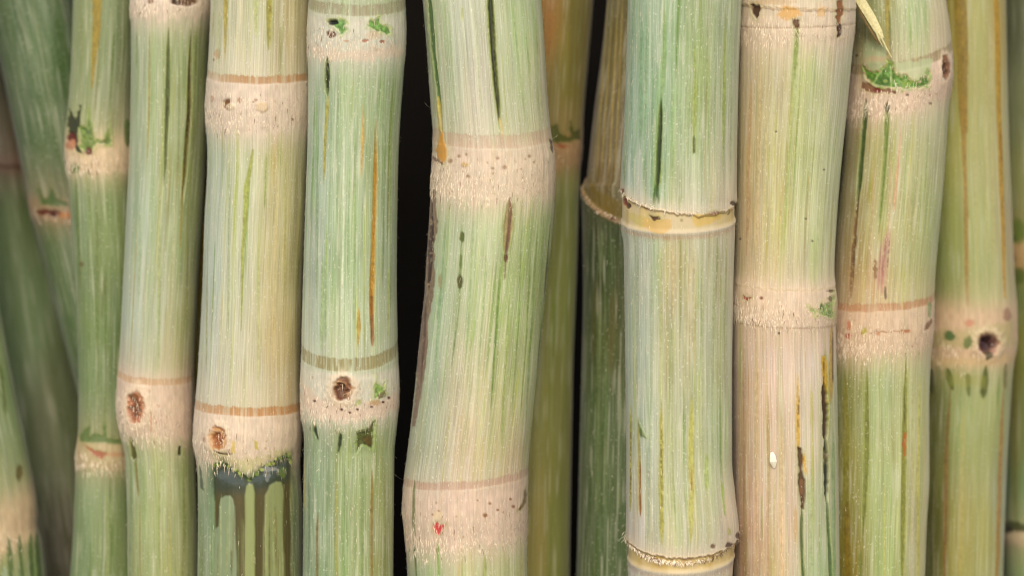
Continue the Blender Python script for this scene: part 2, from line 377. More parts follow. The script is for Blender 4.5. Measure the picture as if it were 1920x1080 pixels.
        # fibres
        if s.slivers:
            V, F, M = [], [], []
            for (th, y, dr, ln, ang, w, mi, lift) in s.slivers:
                ri = np.interp(y, s.Yr, np.arange(len(s.Yr))); ci = np.searchsorted(s.th, th)
                d0 = float(s.dR[int(ri), min(ci, Cn - 1)])
                a0 = s.point(th, y, dr + d0)
                dth = math.sin(ang) * ln / s.rm
                tip = s.point(th + dth, y + math.cos(ang) * ln, dr + d0 + ln * lift)
                mid = (a0 + tip) / 2 + (s.point(th, y, dr + 6) - s.point(th, y, dr)).normalized() * ln * lift * .15 * PX
                side = Vector((math.cos(th), math.sin(th), 0)) * w * PX * .5; o2 = Vector((math.sin(th), -math.cos(th), 0)) * w * PX * .5
                b = Vector(base); i = len(V)
                V += [a0 - side - b, a0 + side - b, mid + side * .8 - b, mid - side * .8 + o2 * .8 - b, tip - b]
                F += [(i, i + 1, i + 2, i + 3), (i + 3, i + 2, i + 4)]; M += [mi, mi]
            me = bpy.data.meshes.new('fibre_fuzz'); me.from_pydata([tuple(v) for v in V], [], F)
            for m_ in (FUZZ, STUB, BROWNF): me.materials.append(m_)
            me.polygons.foreach_set('material_index', M); me.update()
            o = bpy.data.objects.new('fibre_fuzz', me); COL.objects.link(o); o.parent = root; o['kind'] = 'stuff'
        return root
def s_on(s): return (s.CO > 0)

CREAM = (214, 193, 162)

# ================================================================ the canes, left to right
# far left, deep in the shade
c = Cane([(-100,-60),(300,-48),(1180,40)], [(-100,30),(0,38),(300,70),(540,128),(800,180),(1180,240)], 500, 11,
         'dim blurred cane at the far left edge, with a brown ring', step=4, lean=.12, amp=.6,
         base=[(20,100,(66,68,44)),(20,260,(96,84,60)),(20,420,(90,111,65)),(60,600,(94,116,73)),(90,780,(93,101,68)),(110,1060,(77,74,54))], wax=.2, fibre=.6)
c.node(296, 26, 4, 4, (120,92,72), stub=0, dots=0, ragg=6); c.ring(312, 4, 4, 8, (74,50,32), .9, .1)
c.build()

# leaning dark green cane
c = Cane([(-100,-50),(0,-25),(110,0),(330,45),(400,60),(540,96),(750,150),(1180,250)], [(-100,118),(0,140),(110,160),(330,190),(400,206),(540,240),(750,300),(1180,400)], 330, 12,
         'dull green cane leaning right at top left, dark red mark on its low node', step=3.4, lean=.22, amp=.8,
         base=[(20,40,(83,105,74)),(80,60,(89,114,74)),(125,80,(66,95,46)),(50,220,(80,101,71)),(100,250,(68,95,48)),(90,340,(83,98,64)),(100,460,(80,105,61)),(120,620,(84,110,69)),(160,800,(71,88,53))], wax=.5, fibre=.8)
c.node(384, 34, 5, 6, (150,122,88), stub=60, dots=6, ragg=8)
c.P([(72,352),(80,372),(90,372),(96,352),(104,372),(128,380),(128,388),(100,386),(78,382)], (62,88,38), .9, dep=1, part='green_tear')
c.S([(30,0),(75,190)], 3, (150,156,128), .5); c.S([(60,0),(104,240)], 3, (150,158,126), .45); c.S([(80,40),(112,300)], 2.5, (140,150,110), .4)
c.B(82, 398, 12, 6, (92,40,26), 1, dep=1.5, part='rot_mark'); c.B(102, 400, 11, 7, (76,32,22), 1, dep=1.5); c.B(122, 404, 12, 6, (176,112,58), .8)
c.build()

# bottom left corner cane
c = Cane([(-100,-190),(590,-150),(850,-95),(980,-78),(1180,-60)], [(-100,-60),(400,-30),(590,0),(750,31),(850,52),(940,66),(985,68),(1020,78),(1180,96)], 215, 13,
         'blurred cane in the bottom left corner with slanting tan node band', step=3, lean=.12, amp=.8,
         base=[(5,640,(132,150,96)),(15,760,(128,146,100)),(40,860,(126,142,94)),(10,900,(134,144,104)),(30,1060,(118,134,80))], wax=.3, fibre=.8)
c.node(985, 62, 10, -38, (192,164,124), stub=80, dots=6, ragg=8, up=40)
c.S([(0,680),(12,780)], 7, (92,108,46), .8); c.B(37, 886, 6, 15, (96,84,44), .9, dep=1, part='blemish')
for x in (22, 42, 62, 74): c.S([(x - 6,1010 + x*-.2),(x + 2,1130)], 9, (66,92,44), .85, .5, wet=.3)
c.S([(8,1060),(14,1130)], 10, (150,168,140), .7)
c.build()

# thin-looking green cane behind, upper left
c = Cane([(-100,140),(0,138),(120,134),(200,128),(262,122),(320,127),(540,142),(700,148),(815,148),(850,145),(1000,138),(1180,128)],
         [(-100,262),(0,262),(262,252),(540,258),(815,248),(850,250),(1180,256)], 185, 14,
         'green cane left of the bud-holed one, yellow stripe above a torn green node', step=2.5, amp=.9,
         base=[(150,60,(140,153,107)),(205,60,(126,142,99)),(235,60,(107,122,80)),(150,180,(136,149,107)),(225,190,(130,138,99)),(150,400,(124,144,103)),(215,420,(119,138,88)),(180,620,(111,132,84)),
               (225,640,(99,120,76)),(170,780,(111,132,88)),(180,930,(126,145,103)),(215,1050,(119,138,88)),(150,1050,(111,132,92))], wax=.5, fibre=.9)
c.S([(185,-40),(179,75),(172,165)], [17,15,6], (146,126,32), .9, part='bare_stripe', wet=.3, taper=.5); c.S([(188,70),(176,230)], 3, (110,112,40), .7); c.S([(214,60),(205,235)], 4, (96,120,60), .8)
c.node(276, 48, 6, 0, (216,188,146), stub=260, dots=14, ragg=10, up=30)
c.P([(146,232),(160,236),(166,200),(172,236),(180,262),(196,262),(204,226),(210,258),(208,272),(182,272),(172,286),(152,282)], (96,124,52), .92, dep=1.2, wet=.3, part='green_tear', edge=(150,168,96))
c.P([(130,204),(140,226),(150,198),(151,222),(143,250),(146,270),(154,288),(142,282),(134,262),(126,236)], (44,50,28), .95, dep=2, part='dark_tear')
c.B(133, 258, 8, 10, (90,36,22), 1, dep=2.5, part='hole'); c.B(133, 272, 9, 10, (176,122,90), .9); c.B(167, 284, 6, 7, (96,46,28), 1, dep=1)
c.S([(240,222),(238,276)], 9, (86,112,48), .9); c.B(142, 316, 9, 10, (96,126,62), .8); c.B(168, 322, 3, 6, (110,100,44), .8)
c.S([(142,330),(150,540)], 6, (98,120,60), .7); c.S([(182,330),(184,800)], 5, (98,116,52), .6); c.S([(166,350),(168,700)], 3, (98,118,56), .5); c.S([(200,480),(196,812)], 4, (84,106,48), .7)
c.S([(196,520),(190,600)], 3, (90,90,40), .7)
c.B(153, 495, 4, 5, (104,84,52), .8)
c.node(834, 46, 8, 3, (190,166,122), stub=160, dots=10, ragg=8, up=12)
c.P([(150,818),(158,806),(168,800),(168,818),(180,812),(192,818),(196,796),(200,820),(228,826),(226,832),(150,828)], (86,112,58), .85, dep=1, part='green_tear')
c.P([(160,834),(176,844),(188,846),(200,850),(192,862),(180,856),(166,842)], (156,86,62), .85, dep=1, part='reddish_scar'); c.B(215, 852, 16, 4, (184,130,92), .6)
c.S([(200,900),(202,1120)], 6, (150,160,96), .5)
c.build()

# yellowish slip of a cane seen between two front canes
c = Cane([(-100,324),(1180,310)], [(-100,402),(300,400),(540,392),(700,386),(1180,382)], 212, 15,
         'olive yellow cane showing only as a dark slip between the bud-holed and brown-ringed canes', step=3.5, amp=.6,
         base=[(385,100,(150,132,50)),(380,400,(172,142,50)),(376,700,(136,128,56)),(376,1000,(110,122,66))], wax=.1, fibre=.7)
c.node(845, 40, 3, 0, (140,110,70), stub=20, dots=0)
c.build()

# bud hole cane
c = Cane([(-100,247),(0,247),(100,247),(250,245),(400,238),(540,231),(660,225),(720,222),(765,221),(810,226),(860,236),(1000,240),(1180,241)],
         [(-100,398),(0,398),(100,392),(250,388),(400,380),(540,371),(660,365),(720,362),(800,364),(860,366),(1000,370),(1180,372)], 112, 16,
         'pale green cane with a round brown bud hole low on its left side', amp=.95,
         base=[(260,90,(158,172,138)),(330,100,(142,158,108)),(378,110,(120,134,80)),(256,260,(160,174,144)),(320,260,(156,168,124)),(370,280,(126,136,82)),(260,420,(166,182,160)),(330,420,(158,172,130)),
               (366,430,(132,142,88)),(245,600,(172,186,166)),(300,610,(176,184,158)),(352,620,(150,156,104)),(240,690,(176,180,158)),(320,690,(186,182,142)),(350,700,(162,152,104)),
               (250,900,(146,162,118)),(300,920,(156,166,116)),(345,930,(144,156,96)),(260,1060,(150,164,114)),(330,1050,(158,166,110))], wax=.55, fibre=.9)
c.node(-8, 40, 4, 0, (222,200,172), stub=300, dots=10, ragg=18)
c.B(345, 2, 24, 9, (96,66,36), .95, dep=3, part='bud'); c.B(330, 4, 8, 5, (60,38,22), .9, dep=2); c.B(284, 2, 5, 6, (120,84,50), .8)
c.S([(316,52),(315,150),(308,350)], [4,8,3], (72,84,34), .95, groove=1.2, part='crack'); c.S([(316,150),(313,230)], 3, (40,40,20), .8, speck=.4)
c.S([(359,54),(354,220),(342,385)], [3,9,4], (92,84,32), .95, groove=1.2, part='crack'); c.S([(357,120),(352,260)], 4, (48,38,20), .8, speck=.35); c.S([(344,300),(337,470)], 5, (150,124,48), .6)
c.S([(281,60),(279,210),(276,310)], [1,4,2], (150,140,62), .8); c.S([(257,60),(256,130)], 3, (120,140,80), .6); c.S([(300,360),(296,560)], 2.5, (150,160,90), .6)
c.S([(368,60),(362,300)], 3, (96,104,50), .5); c.S([(328,380),(322,560)], 3, (196,196,160), .5); c.S([(270,300),(262,640)], 3, (196,204,186), .4)
c.node(722, 98, 14, 8, (214,186,156), stub=480, dots=18, ragg=14, dotc=(170,110,80), up=26)
c.ring(716, 11, 5, 13, (190,154,112), .75)
c.bud(256, 764, 17, 32, (92,50,30), (182,124,86), h=5, swirl=False)
c.B(250, 744, 8, 6, (120,80,50), .9, dep=2); c.B(257, 786, 5, 4, (170,110,80), .8); c.B(228, 773, 2.5, 3, (90,50,40), .9)
c.S([(283,770),(283,812)], 3, (176,108,66), .6)
c.S([(246,820),(251,862)], [7,12], (82,82,32), .95, groove=1.5, taper=.6, part='crack'); c.S([(254,856),(259,930)], 5, (120,112,46), .8)
c.S([(337,836),(337,855)], 6, (52,54,26), .95, groove=1.5)
c.S([(360,690),(359,840)], 3, (70,74,30), .8); c.S([(232,830),(236,1100)], 6, (130,150,112), .6); c.S([(262,940),(263,1120)], 4, (132,118,52), .4)
c.S([(318,850),(320,1120)], 6, (176,168,104), .4)
c.S([(300,420),(298,700)], 4, (150, 164, 96), .6, soft=1.8)
c.S([(262,380),(260,560)], 4, (148, 168, 120), .6, soft=1.8)
c.S([(352,420),(350,640)], 4, (132, 134, 66), .6, soft=1.8)
c.S([(336,120),(334,330)], 3, (110, 128, 64), .6, soft=1.8)
c.S([(246,860),(244,1110)], 4, (116, 136, 90), .6, soft=1.8)
c.S([(300,860),(298,1110)], 4, (132, 146, 86), .6, soft=1.8)
c.S([(345,880),(343,1110)], 6, (124, 126, 66), .6, soft=1.8)
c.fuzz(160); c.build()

# brown ringed cane with the dark burnt patch
c = Cane([(-100,397),(0,396),(130,391),(200,388),(300,390),(420,384),(540,380),(700,371),(760,367),(830,365),(870,371),(960,372),(1180,370)],
         [(-100,588),(0,586),(130,584),(200,583),(280,580),(400,576),(540,568),(700,565),(800,565),(860,562),(960,568),(1180,570)], 34, 17,
         'pale cane with two brown rings and a dark burnt patch running down in brown streaks', amp=1.0,
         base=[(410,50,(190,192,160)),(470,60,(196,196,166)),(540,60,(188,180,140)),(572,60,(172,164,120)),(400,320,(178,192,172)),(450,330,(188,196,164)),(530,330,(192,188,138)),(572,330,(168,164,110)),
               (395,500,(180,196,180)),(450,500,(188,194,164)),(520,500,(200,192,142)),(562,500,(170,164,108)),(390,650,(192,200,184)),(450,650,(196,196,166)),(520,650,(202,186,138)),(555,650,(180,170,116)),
               (390,730,(196,196,176)),(470,730,(202,196,162)),(540,730,(186,166,120)),(385,940,(128,150,116)),(420,1000,(136,156,120)),(500,1000,(136,148,90)),(555,1000,(116,128,88)),(560,900,(120,132,90))], wax=.8)  # right edge points keep part of the side shading as darker colour
c.S([(424,-40),(423,60),(421,112)], [8,8,3], (172,158,66), .85); c.S([(480,-40),(480,70)], 7, (168,178,96), .6); c.S([(506,-40),(505,40),(504,96)], [10,10,5], (150,146,58), .9, groove=.6); c.S([(507,10),(506,40)], 3, (110,80,40), .7, speck=.5)
c.S([(401,20),(399,70)], 3, (170,170,110), .7); c.B(407, 102, 6, 9, (184,142,100), .7, dep=.6); c.B(401, 112, 2, 3, (110,70,40), .8)
c.S([(474,280),(463,350),(455,470),(452,620)], [10,9,5,3], (150,160,60), .85, taper=.7); c.S([(500,286),(496,392)], 4.5, (140,160,74), .75)
c.S([(447,300),(440,560)], 4, (176,190,120), .4); c.S([(389,500),(386,700)], 3, (132,140,70), .6); c.S([(520,300),(512,720)], 5, (206,188,130), .4)
c.node(156, 92, 12, 2, (218,196,168), stub=620, dots=34, ragg=18, up=10)
c.ring(150, 10, 2, 15, (178,136,86), .9, side=(-1,.45))
c.B(427, 196, 7, 11, (120,84,50), 1, dep=3.0, part='bud'); c.B(433, 200, 9, 6, (228,212,178), .8, dep=-2); c.B(492, 200, 11, 10, (222,196,150), .6, dep=-2); c.B(450, 188, 4, 5, (160,120,90), .7); c.B(480, 188, 3, 3, (150,110,80), .7); c.B(547, 224, 2, 3, (90,60,40), .9)
c.B(400, 186, 3, 6, (170,130,90), .7)
c.node(778, 92, 10, 3, (220,196,164), stub=420, dots=22, ragg=12, up=10)
c.ring(772, 12, 3, 17, (184,136,80), .92, side=(-1,.3))
c.bud(410, 822, 17, 23, (140,78,40), (198,148,98), h=5)
c.P([(402,844),(414,848),(424,850),(438,851),(426,854),(412,852)], (70,36,24), 1, rag=1, dep=2, part='slit'); c.P([(436,826),(442,830),(441,850),(434,848)], (206,182,90), .8, rag=1); c.P([(476,826),(483,828),(484,843),(477,842)], (186,174,72), .9, rag=1)
c.B(386, 824, 2.5, 6, (176,116,90), .7)
c.P([(470,860),(540,838),(542,850),(500,866),(472,892),(440,878),(410,866),(400,860),(400,852),(440,858)], (176,178,100), .5, rag=5, soft=6)
# burnt patch and its runs
RIM = [(402,872),(416,868),(440,881),(467,899),(490,880),(512,867),(540,851),(545,866)]
c.P([(388,868),(400,872),(404,890),(405,990),(398,1000),(392,930)], (112,138,108), .6, rag=2)
c.P([(374,872),(378,880),(382,920),(376,915)], (44,60,36), .8, rag=1)
c.P([(402,872),(416,868),(432,878),(446,884),(458,892),(467,899),(478,892),(490,880),(510,868),(538,851),(544,868),(547,1140),(404,1140)],
    (78,69,34), .95, rag=1.6, dep=1.0, soft=2.0, ny=30, wet=.4, part='burnt_patch', plabel='dark burnt patch running down in brown streaks')
c.P([(396,880),(420,860),(460,890),(500,870),(548,846),(548,900),(505,916),(462,926),(400,924)], (56,68,56), .85, rag=3, soft=12, wet=.7)
c.P([(410,884),(430,884),(462,904),(500,884),(536,866),(532,882),(500,900),(460,912),(410,902)], (84,98,98), .7, rag=4, soft=7, wet=1)
c.P([(402,1140),(403,992),(409,986),(411,950),(414,936),(422,930),(431,930),(437,937),(440,950),(442,1000),(445,1140)], (134,152,118), .93, rag=1.0, soft=1.8, ny=30, dep=-1.0)
c.P([(459,1140),(459,930),(462,912),(467,906),(474,908),(478,925),(479,1140)], (148,160,104), .92, rag=1.0, soft=1.8, ny=30, dep=-1.2)
c.P([(493,1140),(495,1000),(498,930),(506,910),(518,902),(528,904),(532,915),(533,1140)], (142,152,100), .92, rag=1.4, soft=2.2, ny=40, dep=-1.2)
c.S([(402,870),(402,940)], 3, (48,66,36), .8)
for q in range(len(RIM) - 1):
    (ax, ay), (bx, by) = RIM[q], RIM[q + 1]
    for i in range(9):
        t = i / 9; c.B(ax + (bx - ax) * t, ay + (by - ay) * t + c.rnd.uniform(-2, 2), 3.2, 3.0, c.rnd.choice([(52,76,34),(40,60,30),(120,146,70),(176,190,104)]), .85, rag=1.0, ns=2.5)
for q in range(46):
    x = c.rnd.uniform(404, 546); y = c.rnd.uniform(915, 1060); c.S([(x, y), (x + c.rnd.uniform(-1, 1), y + c.rnd.uniform(40, 160))], c.rnd.uniform(1.2, 3), c.rnd.choice([(176,184,134),(112,128,76),(164,168,100),(120,108,60),(70,66,34)]), c.rnd.uniform(.25, .55))
c.B(508, 880, 15, 5, (170,174,172), .6, rag=1.2, wet=.9); c.B(502, 893, 6, 9, (150,156,150), .5, rag=1.2); c.B(424, 890, 15, 7, (100,110,108), .5, rag=.6, soft=.6)
c.B(530, 886, 7, 12, (108,130,66), .7, rag=.7)
c.S([(430,300),(428,640)], 4, (150, 168, 120), .6, soft=1.8)
c.S([(486,420),(484,740)], 4, (176, 184, 112), .6, soft=1.8)
c.S([(536,300),(534,560)], 5, (172, 168, 98), .6, soft=1.8)
c.S([(412,20),(410,120)], 3, (150, 170, 110), .6, soft=1.8)
c.S([(560,560),(558,740)], 5, (140, 132, 74), .6, soft=1.8)
c.fuzz(260); c.build()

# straight cane beside the dark gap
c = Cane([(-100,580),(0,579),(100,578),(250,577),(400,572),(540,568),(640,566),(720,566),(780,566),(820,571),(900,570),(1180,568)],
         [(-100,761),(0,760),(90,759),(150,756),(220,751),(300,747),(420,745),(540,744),(640,745),(740,746),(790,744),(850,739),(960,738),(1180,737)], -16, 18,
         'straight pale green cane left of the dark gap, orange streak above a swirled brown bud', amp=1.15,
         base=[(590,130,(164,184,160)),(660,150,(160,180,138)),(735,160,(150,172,128)),(585,300,(164,184,168)),(650,300,(162,182,142)),(730,300,(160,178,136)),(585,470,(164,182,164)),(650,480,(156,180,136)),(720,480,(166,182,150)),
               (580,610,(182,196,178)),(650,610,(178,194,158)),(725,610,(170,186,146)),(590,-20,(160,176,130)),(720,-20,(156,172,124)),(590,900,(136,158,126)),(650,900,(146,164,116)),(715,900,(150,164,110)),(590,1050,(136,158,124)),(660,1050,(144,162,114)),(715,1050,(150,160,104))], wax=.9)
c.node(34, 78, 8, 2, (208,202,176), stub=420, dots=14, ragg=20, up=8)
c.P([(585,88),(650,98),(750,84),(752,104),(690,112),(600,112)], (220,196,172), .6, rag=7, soft=7)
c.ring(19, 12, 2, 22, (156,148,116), .85, brk=.7)
c.P([(614,36),(622,34),(648,36),(652,58),(640,66),(630,52),(618,46)], (98,146,64), .95, rag=3, dep=1.2, edge=(196,208,140), part='green_tear'); c.B(625, 42, 9, 5, (20,26,14), 1, dep=3)
c.P([(686,50),(690,40),(712,32),(716,44),(730,52),(736,66),(716,64),(698,56)], (104,150,66), .95, rag=3, dep=1.2, edge=(196,208,140), part='green_tear')
c.B(621, 65, 8, 6, (96,60,38), .95, dep=2, rag=.8); c.B(685, 76, 7, 3, (160,92,60), .85, dep=1, rag=.8); c.B(716, 78, 5, 3, (150,84,56), .85, dep=1, rag=.8); c.B(650, 77, 5, 2, (180,120,80), .7); c.B(700, 66, 14, 8, (206,184,150), .6)
c.S([(614,104),(613,150),(614,182)], [5,11,6], (88,104,52), .9, part='crack', groove=1.2); c.S([(613,112),(613,172)], 6, (38,44,26), .95, speck=.35)
c.S([(615,176),(611,240),(607,345)], [7,6,3], (164,156,60), .85); c.S([(681,190),(680,260),(678,335)], [2,6,3], (198,162,92), .85)
c.S([(705,220),(704,330),(700,480),(697,560),(698,652)], [3,7,8,9,7], (176,132,44), .95, groove=.8, part='orange_streak', rag=.2); c.S([(697,540),(699,650)], [4,8], (136,84,32), .9)
c.S([(673,575),(673,620),(671,652)], [3,10,4], (176,148,48), .9, part='orange_streak'); c.S([(729,500),(727,640)], 4, (170,176,96), .6); c.S([(606,480),(602,660)], 6, (150,178,104), .6)
c.S([(645,180),(643,430),(641,640)], 3, (214,222,196), .7); c.S([(655,260),(652,520)], 3.5, (118,150,96), .5); c.S([(622,200),(616,520)], 3, (122,152,104), .5); c.S([(690,560),(688,650)], 2.5, (214,220,196), .7)
c.S([(720,120),(716,420)], 3, (126,152,98), .5)
c.node(702, 88, 14, 3, (208,200,172), stub=560, dots=24, ragg=12, up=6, dotc=(110,70,60))
c.P([(570,722),(600,745),(660,762),(720,752),(744,730),(744,762),(720,780),(650,792),(600,784),(570,760)], (222,196,174), .7, rag=6, soft=6)
c.ring(684, 24, -1, 25, (148,138,90), .9, brk=.75)
c.bud(643, 730, 21, 23, (92,58,42), (150,106,74), h=6)
c.P([(668,748),(680,744),(676,758),(664,762)], (160,172,84), .7, rag=3)
c.P([(697,752),(700,728),(704,704),(708,718),(714,722),(722,716),(722,736),(712,742),(704,748)], (136,170,80), .92, rag=3, dep=1, edge=(206,214,150), part='green_tear'); c.P([(706,740),(722,730),(722,744),(708,748)], (108,98,62), .9, rag=1)
c.B(703, 755, 10, 5, (190,150,104), .7, rag=.8)
for x, y in ((613,763),(641,768),(670,768),(696,763),(717,754),(728,746),(591,752),(656,774)): c.dot(x, y, 2.6, 2.4, (80,30,36), 1)
c.P([(590,796),(593,800),(597,824),(594,824),(588,808)], (40,58,30), .97, rag=.8, dep=2.5, part='hole'); c.P([(580,806),(583,798),(583,808)], (70,90,50), .8, rag=1)
c.P([(634,820),(637,811),(641,815),(640,835),(635,848),(633,850)], (36,48,26), .97, rag=.8, dep=2.5, part='hole')
c.P([(667,812),(672,808),(684,806),(694,798),(700,788),(704,790),(702,818),(699,846),(694,842),(688,838),(680,836),(669,850),(666,832)], (74,82,34), .97, rag=1.2, dep=2.6, wet=.3, part='hole', edge=(150,170,92), plabel='ragged dark olive window torn in the rind'); c.B(690, 826, 8, 10, (92,68,26), .6, rag=.8)
c.P([(640,846),(668,850),(698,850),(700,862),(670,858),(644,868)], (166,182,132), .4, rag=3)
c.S([(596,960),(594,1120)], 5, (118,102,48), .8); c.S([(630,900),(631,1120)], 5, (150,148,70), .7); c.S([(698,880),(697,960),(697,1120)], 6, (140,118,50), .85); c.S([(660,900),(661,1120)], 4, (170,180,128), .5); c.S([(571,860),(572,960)], 4, (190,178,86), .6)
c.S([(596,240),(594,560)], 4, (124, 152, 98), .6, soft=1.8)
c.S([(634,130),(632,420)], 3, (120, 148, 96), .6, soft=1.8)
c.S([(666,240),(664,640)], 3.5, (124, 154, 92), .6, soft=1.8)
c.S([(734,160),(732,600)], 4, (136, 156, 92), .6, soft=1.8)
c.S([(612,420),(610,640)], 5, (130, 166, 84), .6, soft=1.8)
c.S([(580,860),(578,1110)], 4, (100, 128, 92), .6, soft=1.8)
c.S([(614,880),(612,1110)], 4, (110, 136, 84), .6, soft=1.8)
c.S([(646,880),(644,1110)], 3, (108, 136, 84), .6, soft=1.8)
c.S([(680,870),(678,1110)], 5, (112, 138, 78), .6, soft=1.8)
c.S([(722,860),(720,1110)], 4, (130, 136, 72), .6, soft=1.8)
c.fuzz(330); c.build()

# big curved cane right of the gap
c = Cane([(-100,786),(0,793),(100,801),(200,808),(250,812),(300,813),(340,810),(420,805),(480,801),(540,797),(650,786),(750,776),(850,764),(900,758),(950,756),(1000,761),(1080,764),(1180,768)],
         [(-100,1008),(0,1015),(100,1022),(200,1028),(260,1034),(300,1039),(380,1039),(430,1036),(540,1024),(650,1013),(750,1003),(850,992),(890,989),(950,987),(1080,988),(1180,990)], 0, 19,
         'thick curved cane right of the dark gap, long black crack at its top', amp=1.0,
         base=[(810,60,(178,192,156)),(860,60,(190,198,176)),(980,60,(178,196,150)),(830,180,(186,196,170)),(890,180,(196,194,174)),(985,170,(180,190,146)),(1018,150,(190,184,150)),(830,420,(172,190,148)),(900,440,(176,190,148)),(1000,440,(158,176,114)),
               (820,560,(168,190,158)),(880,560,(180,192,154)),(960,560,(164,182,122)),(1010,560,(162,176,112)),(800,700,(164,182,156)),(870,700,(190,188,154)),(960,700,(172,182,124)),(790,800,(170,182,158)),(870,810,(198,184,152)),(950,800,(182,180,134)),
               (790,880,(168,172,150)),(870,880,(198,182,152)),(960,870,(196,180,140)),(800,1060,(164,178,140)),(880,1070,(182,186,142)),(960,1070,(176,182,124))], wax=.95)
c.S([(917,-40),(922,60),(929,160),(937,245)], [15,15,12,8], (146,166,66), .75, rag=.15)
c.S([(918,-40),(923,60),(930,160),(937,235)], [9,9,8,4], (34,44,20), .97, groove=3.0, part='crack', rag=.3, plabel='long black green crack'); c.S([(924,30),(933,190)], 4, (96,96,56), .7, speck=.45)
c.S([(937,220),(944,262)], [6,3], (206,178,96), .6)
c.S([(802,-40),(812,90),(823,190),(829,250)], [8,8,6,5], (66,104,44), .9, groove=1.2, part='crack'); c.S([(797,20),(806,140)], 5, (116,142,88), .6); c.S([(820,180),(830,280)], [6,12], (196,176,76), .7)
c.S([(985,60),(995,140)], 3, (150,176,110), .6); c.S([(867,10),(866,40)], 4, (180,190,100), .6)
c.node(286, 92, 18, 0, (216,191,160), stub=900, dots=70, ragg=24, up=24)
c.ring(266, 14, -1, 26, (188,158,132), .62, brk=.7)
c.P([(828,240),(833,262),(838,276),(838,300),(834,308),(824,296),(820,282)], (206,150,60), .9, rag=2, dep=-1, part='orange_gum'); c.P([(812,290),(822,298),(834,306),(830,310),(816,300)], (116,72,40), .8, rag=1.5)
for x, y, r in ((845,302,4),(871,310,4.5),(924,316,3),(946,314,3.8),(992,293,3),(861,293,3),(875,290,2.5),(933,297,3),(879,331,3.5),(1000,304,2)): c.dot(x, y, r, r, (150,118,84), .85)
c.P([(868,302),(880,308),(884,302),(876,314),(866,310)], (206,176,110), .8, rag=1)
c.P([(1030,262),(1036,266),(1037,292),(1032,280)], (70,40,26), .95, rag=1.5, dep=2, part='dark_notch')
c.S([(814,340),(811,400),(806,470),(801,560),(788,700),(776,800)], [14,20,20,16,14,8], (126,98,80), .85, part='brown_flank', rag=.5, taper=.4); c.S([(812,380),(806,480),(803,545)], [4,9,8], (58,40,30), .95, speck=.35, groove=1.0); c.S([(800,560),(790,720)], 4, (92,62,52), .8)
c.S([(957,368),(953,420),(948,478)], [7,18,8], (158,122,98), .85, groove=.6, part='brown_scar', rag=.2); c.S([(958,380),(955,430),(948,480)], [4,6,4], (116,84,68), .88, groove=1.2); c.S([(961,385),(954,450),(949,486)], 2.2, (96,62,48), .8); c.B(949, 484, 4, 8, (96,60,40), .95, dep=1.5); c.S([(948,488),(946,525)], 3, (110,90,50), .8)
c.S([(866,420),(862,560),(852,650),(845,700)], [3,5,4,2], (104,128,58), .7); c.B(866, 445, 5, 10, (86,98,42), .95, dep=1); c.B(862, 528, 5.5, 13, (78,80,36), .95, dep=1); c.B(864, 490, 3, 14, (96,118,56), .8)
c.B(826, 528, 4, 14, (156,126,96), .7)
c.S([(938,500),(930,620),(920,770)], [2,5,3], (96,134,48), .85); c.S([(978,430),(972,600),(960,780)], 2.8, (116,142,66), .7); c.S([(996,480),(986,640),(975,782)], 2.8, (112,138,62), .75); c.S([(1032,420),(1022,560),(1008,700),(993,850)], 3.2, (66,78,34), .85, groove=1); c.S([(912,470),(906,600)], 3, (150,170,110), .5)
c.S([(880,780),(872,860)], 3, (170,170,110), .5); c.S([(826,540),(820,600)], 5, (116,150,106), .5)
c.node(926, 100, 14, -8, (212,184,156), stub=760, dots=40, ragg=20, up=22)
c.ring(910, 15, -9, 15, (184,150,128), .75, brk=.5)
c.P([(812,984),(821,977),(826,985),(837,982),(831,993),(823,1003),(815,996)], (206,70,72), .97, rag=1, dep=1.5, part='red_bud'); c.B(822, 966, 10, 8, (226,206,160), .5)
c.dot(909, 966, 4, 4, (138,96,44), 1)
for x, y, r in ((918,944,2.6),(932,956,2.4),(956,936,2.4),(961,950,3),(895,938,1.8),(823,958,1.8),(812,965,1.8)): c.dot(x, y, r, r, (140,98,60), .9)
c.P([(983,915),(987,930),(984,945),(976,956),(969,958),(979,942)], (120,96,52), .9, rag=1, dep=1.5, part='scar')
c.S([(778,900),(777,980),(780,1010)], [4,6,5], (92,110,50), .8); c.S([(777,1012),(784,1120)], 4, (74,104,48), .85); c.S([(822,1012),(824,1120)], 5, (124,160,72), .8); c.S([(909,1040),(908,1120)], 8, (150,160,84), .7); c.S([(862,1050),(862,1120)], 4, (190,160,120), .4)
c.S([(977,1015),(978,1120)], 5, (190,180,110), .5)
for x0, y0, x1, y1, w, cc in ((842,20,856,230,3,(150,176,120)),(890,0,902,220,3,(168,186,130)),(960,0,985,230,3,(140,170,100)),(1004,30,1018,240,3,(150,160,104)),(890,400,872,700,4,(140,170,104)),(914,420,892,800,3,(156,176,110)),(1008,420,985,800,4,(112,140,66)),(955,560,940,840,5,(140,166,84)),(836,420,812,760,4,(124,160,110)),(948,400,930,640,3,(128,156,76)),(1020,400,1012,640,5,(130,152,80))): c.S([(x0,y0),(x1,y1)], w, cc, .6, soft=1.8)
c.slivers += [(1.25, 268, 1, 22, 1.9, 2.2, 0, .5), (1.45, 262, 0, 14, 2.4, 2, 0, .9), (1.5, 275, 0, 12, 1.0, 1.6, 0, .9), (-1.45, 900, 0, 26, -2.2, 1.0, 0, .9), (-1.45, 205, 0, 14, 2.8, .9, 0, .9)]
c.fuzz(420); c.build()

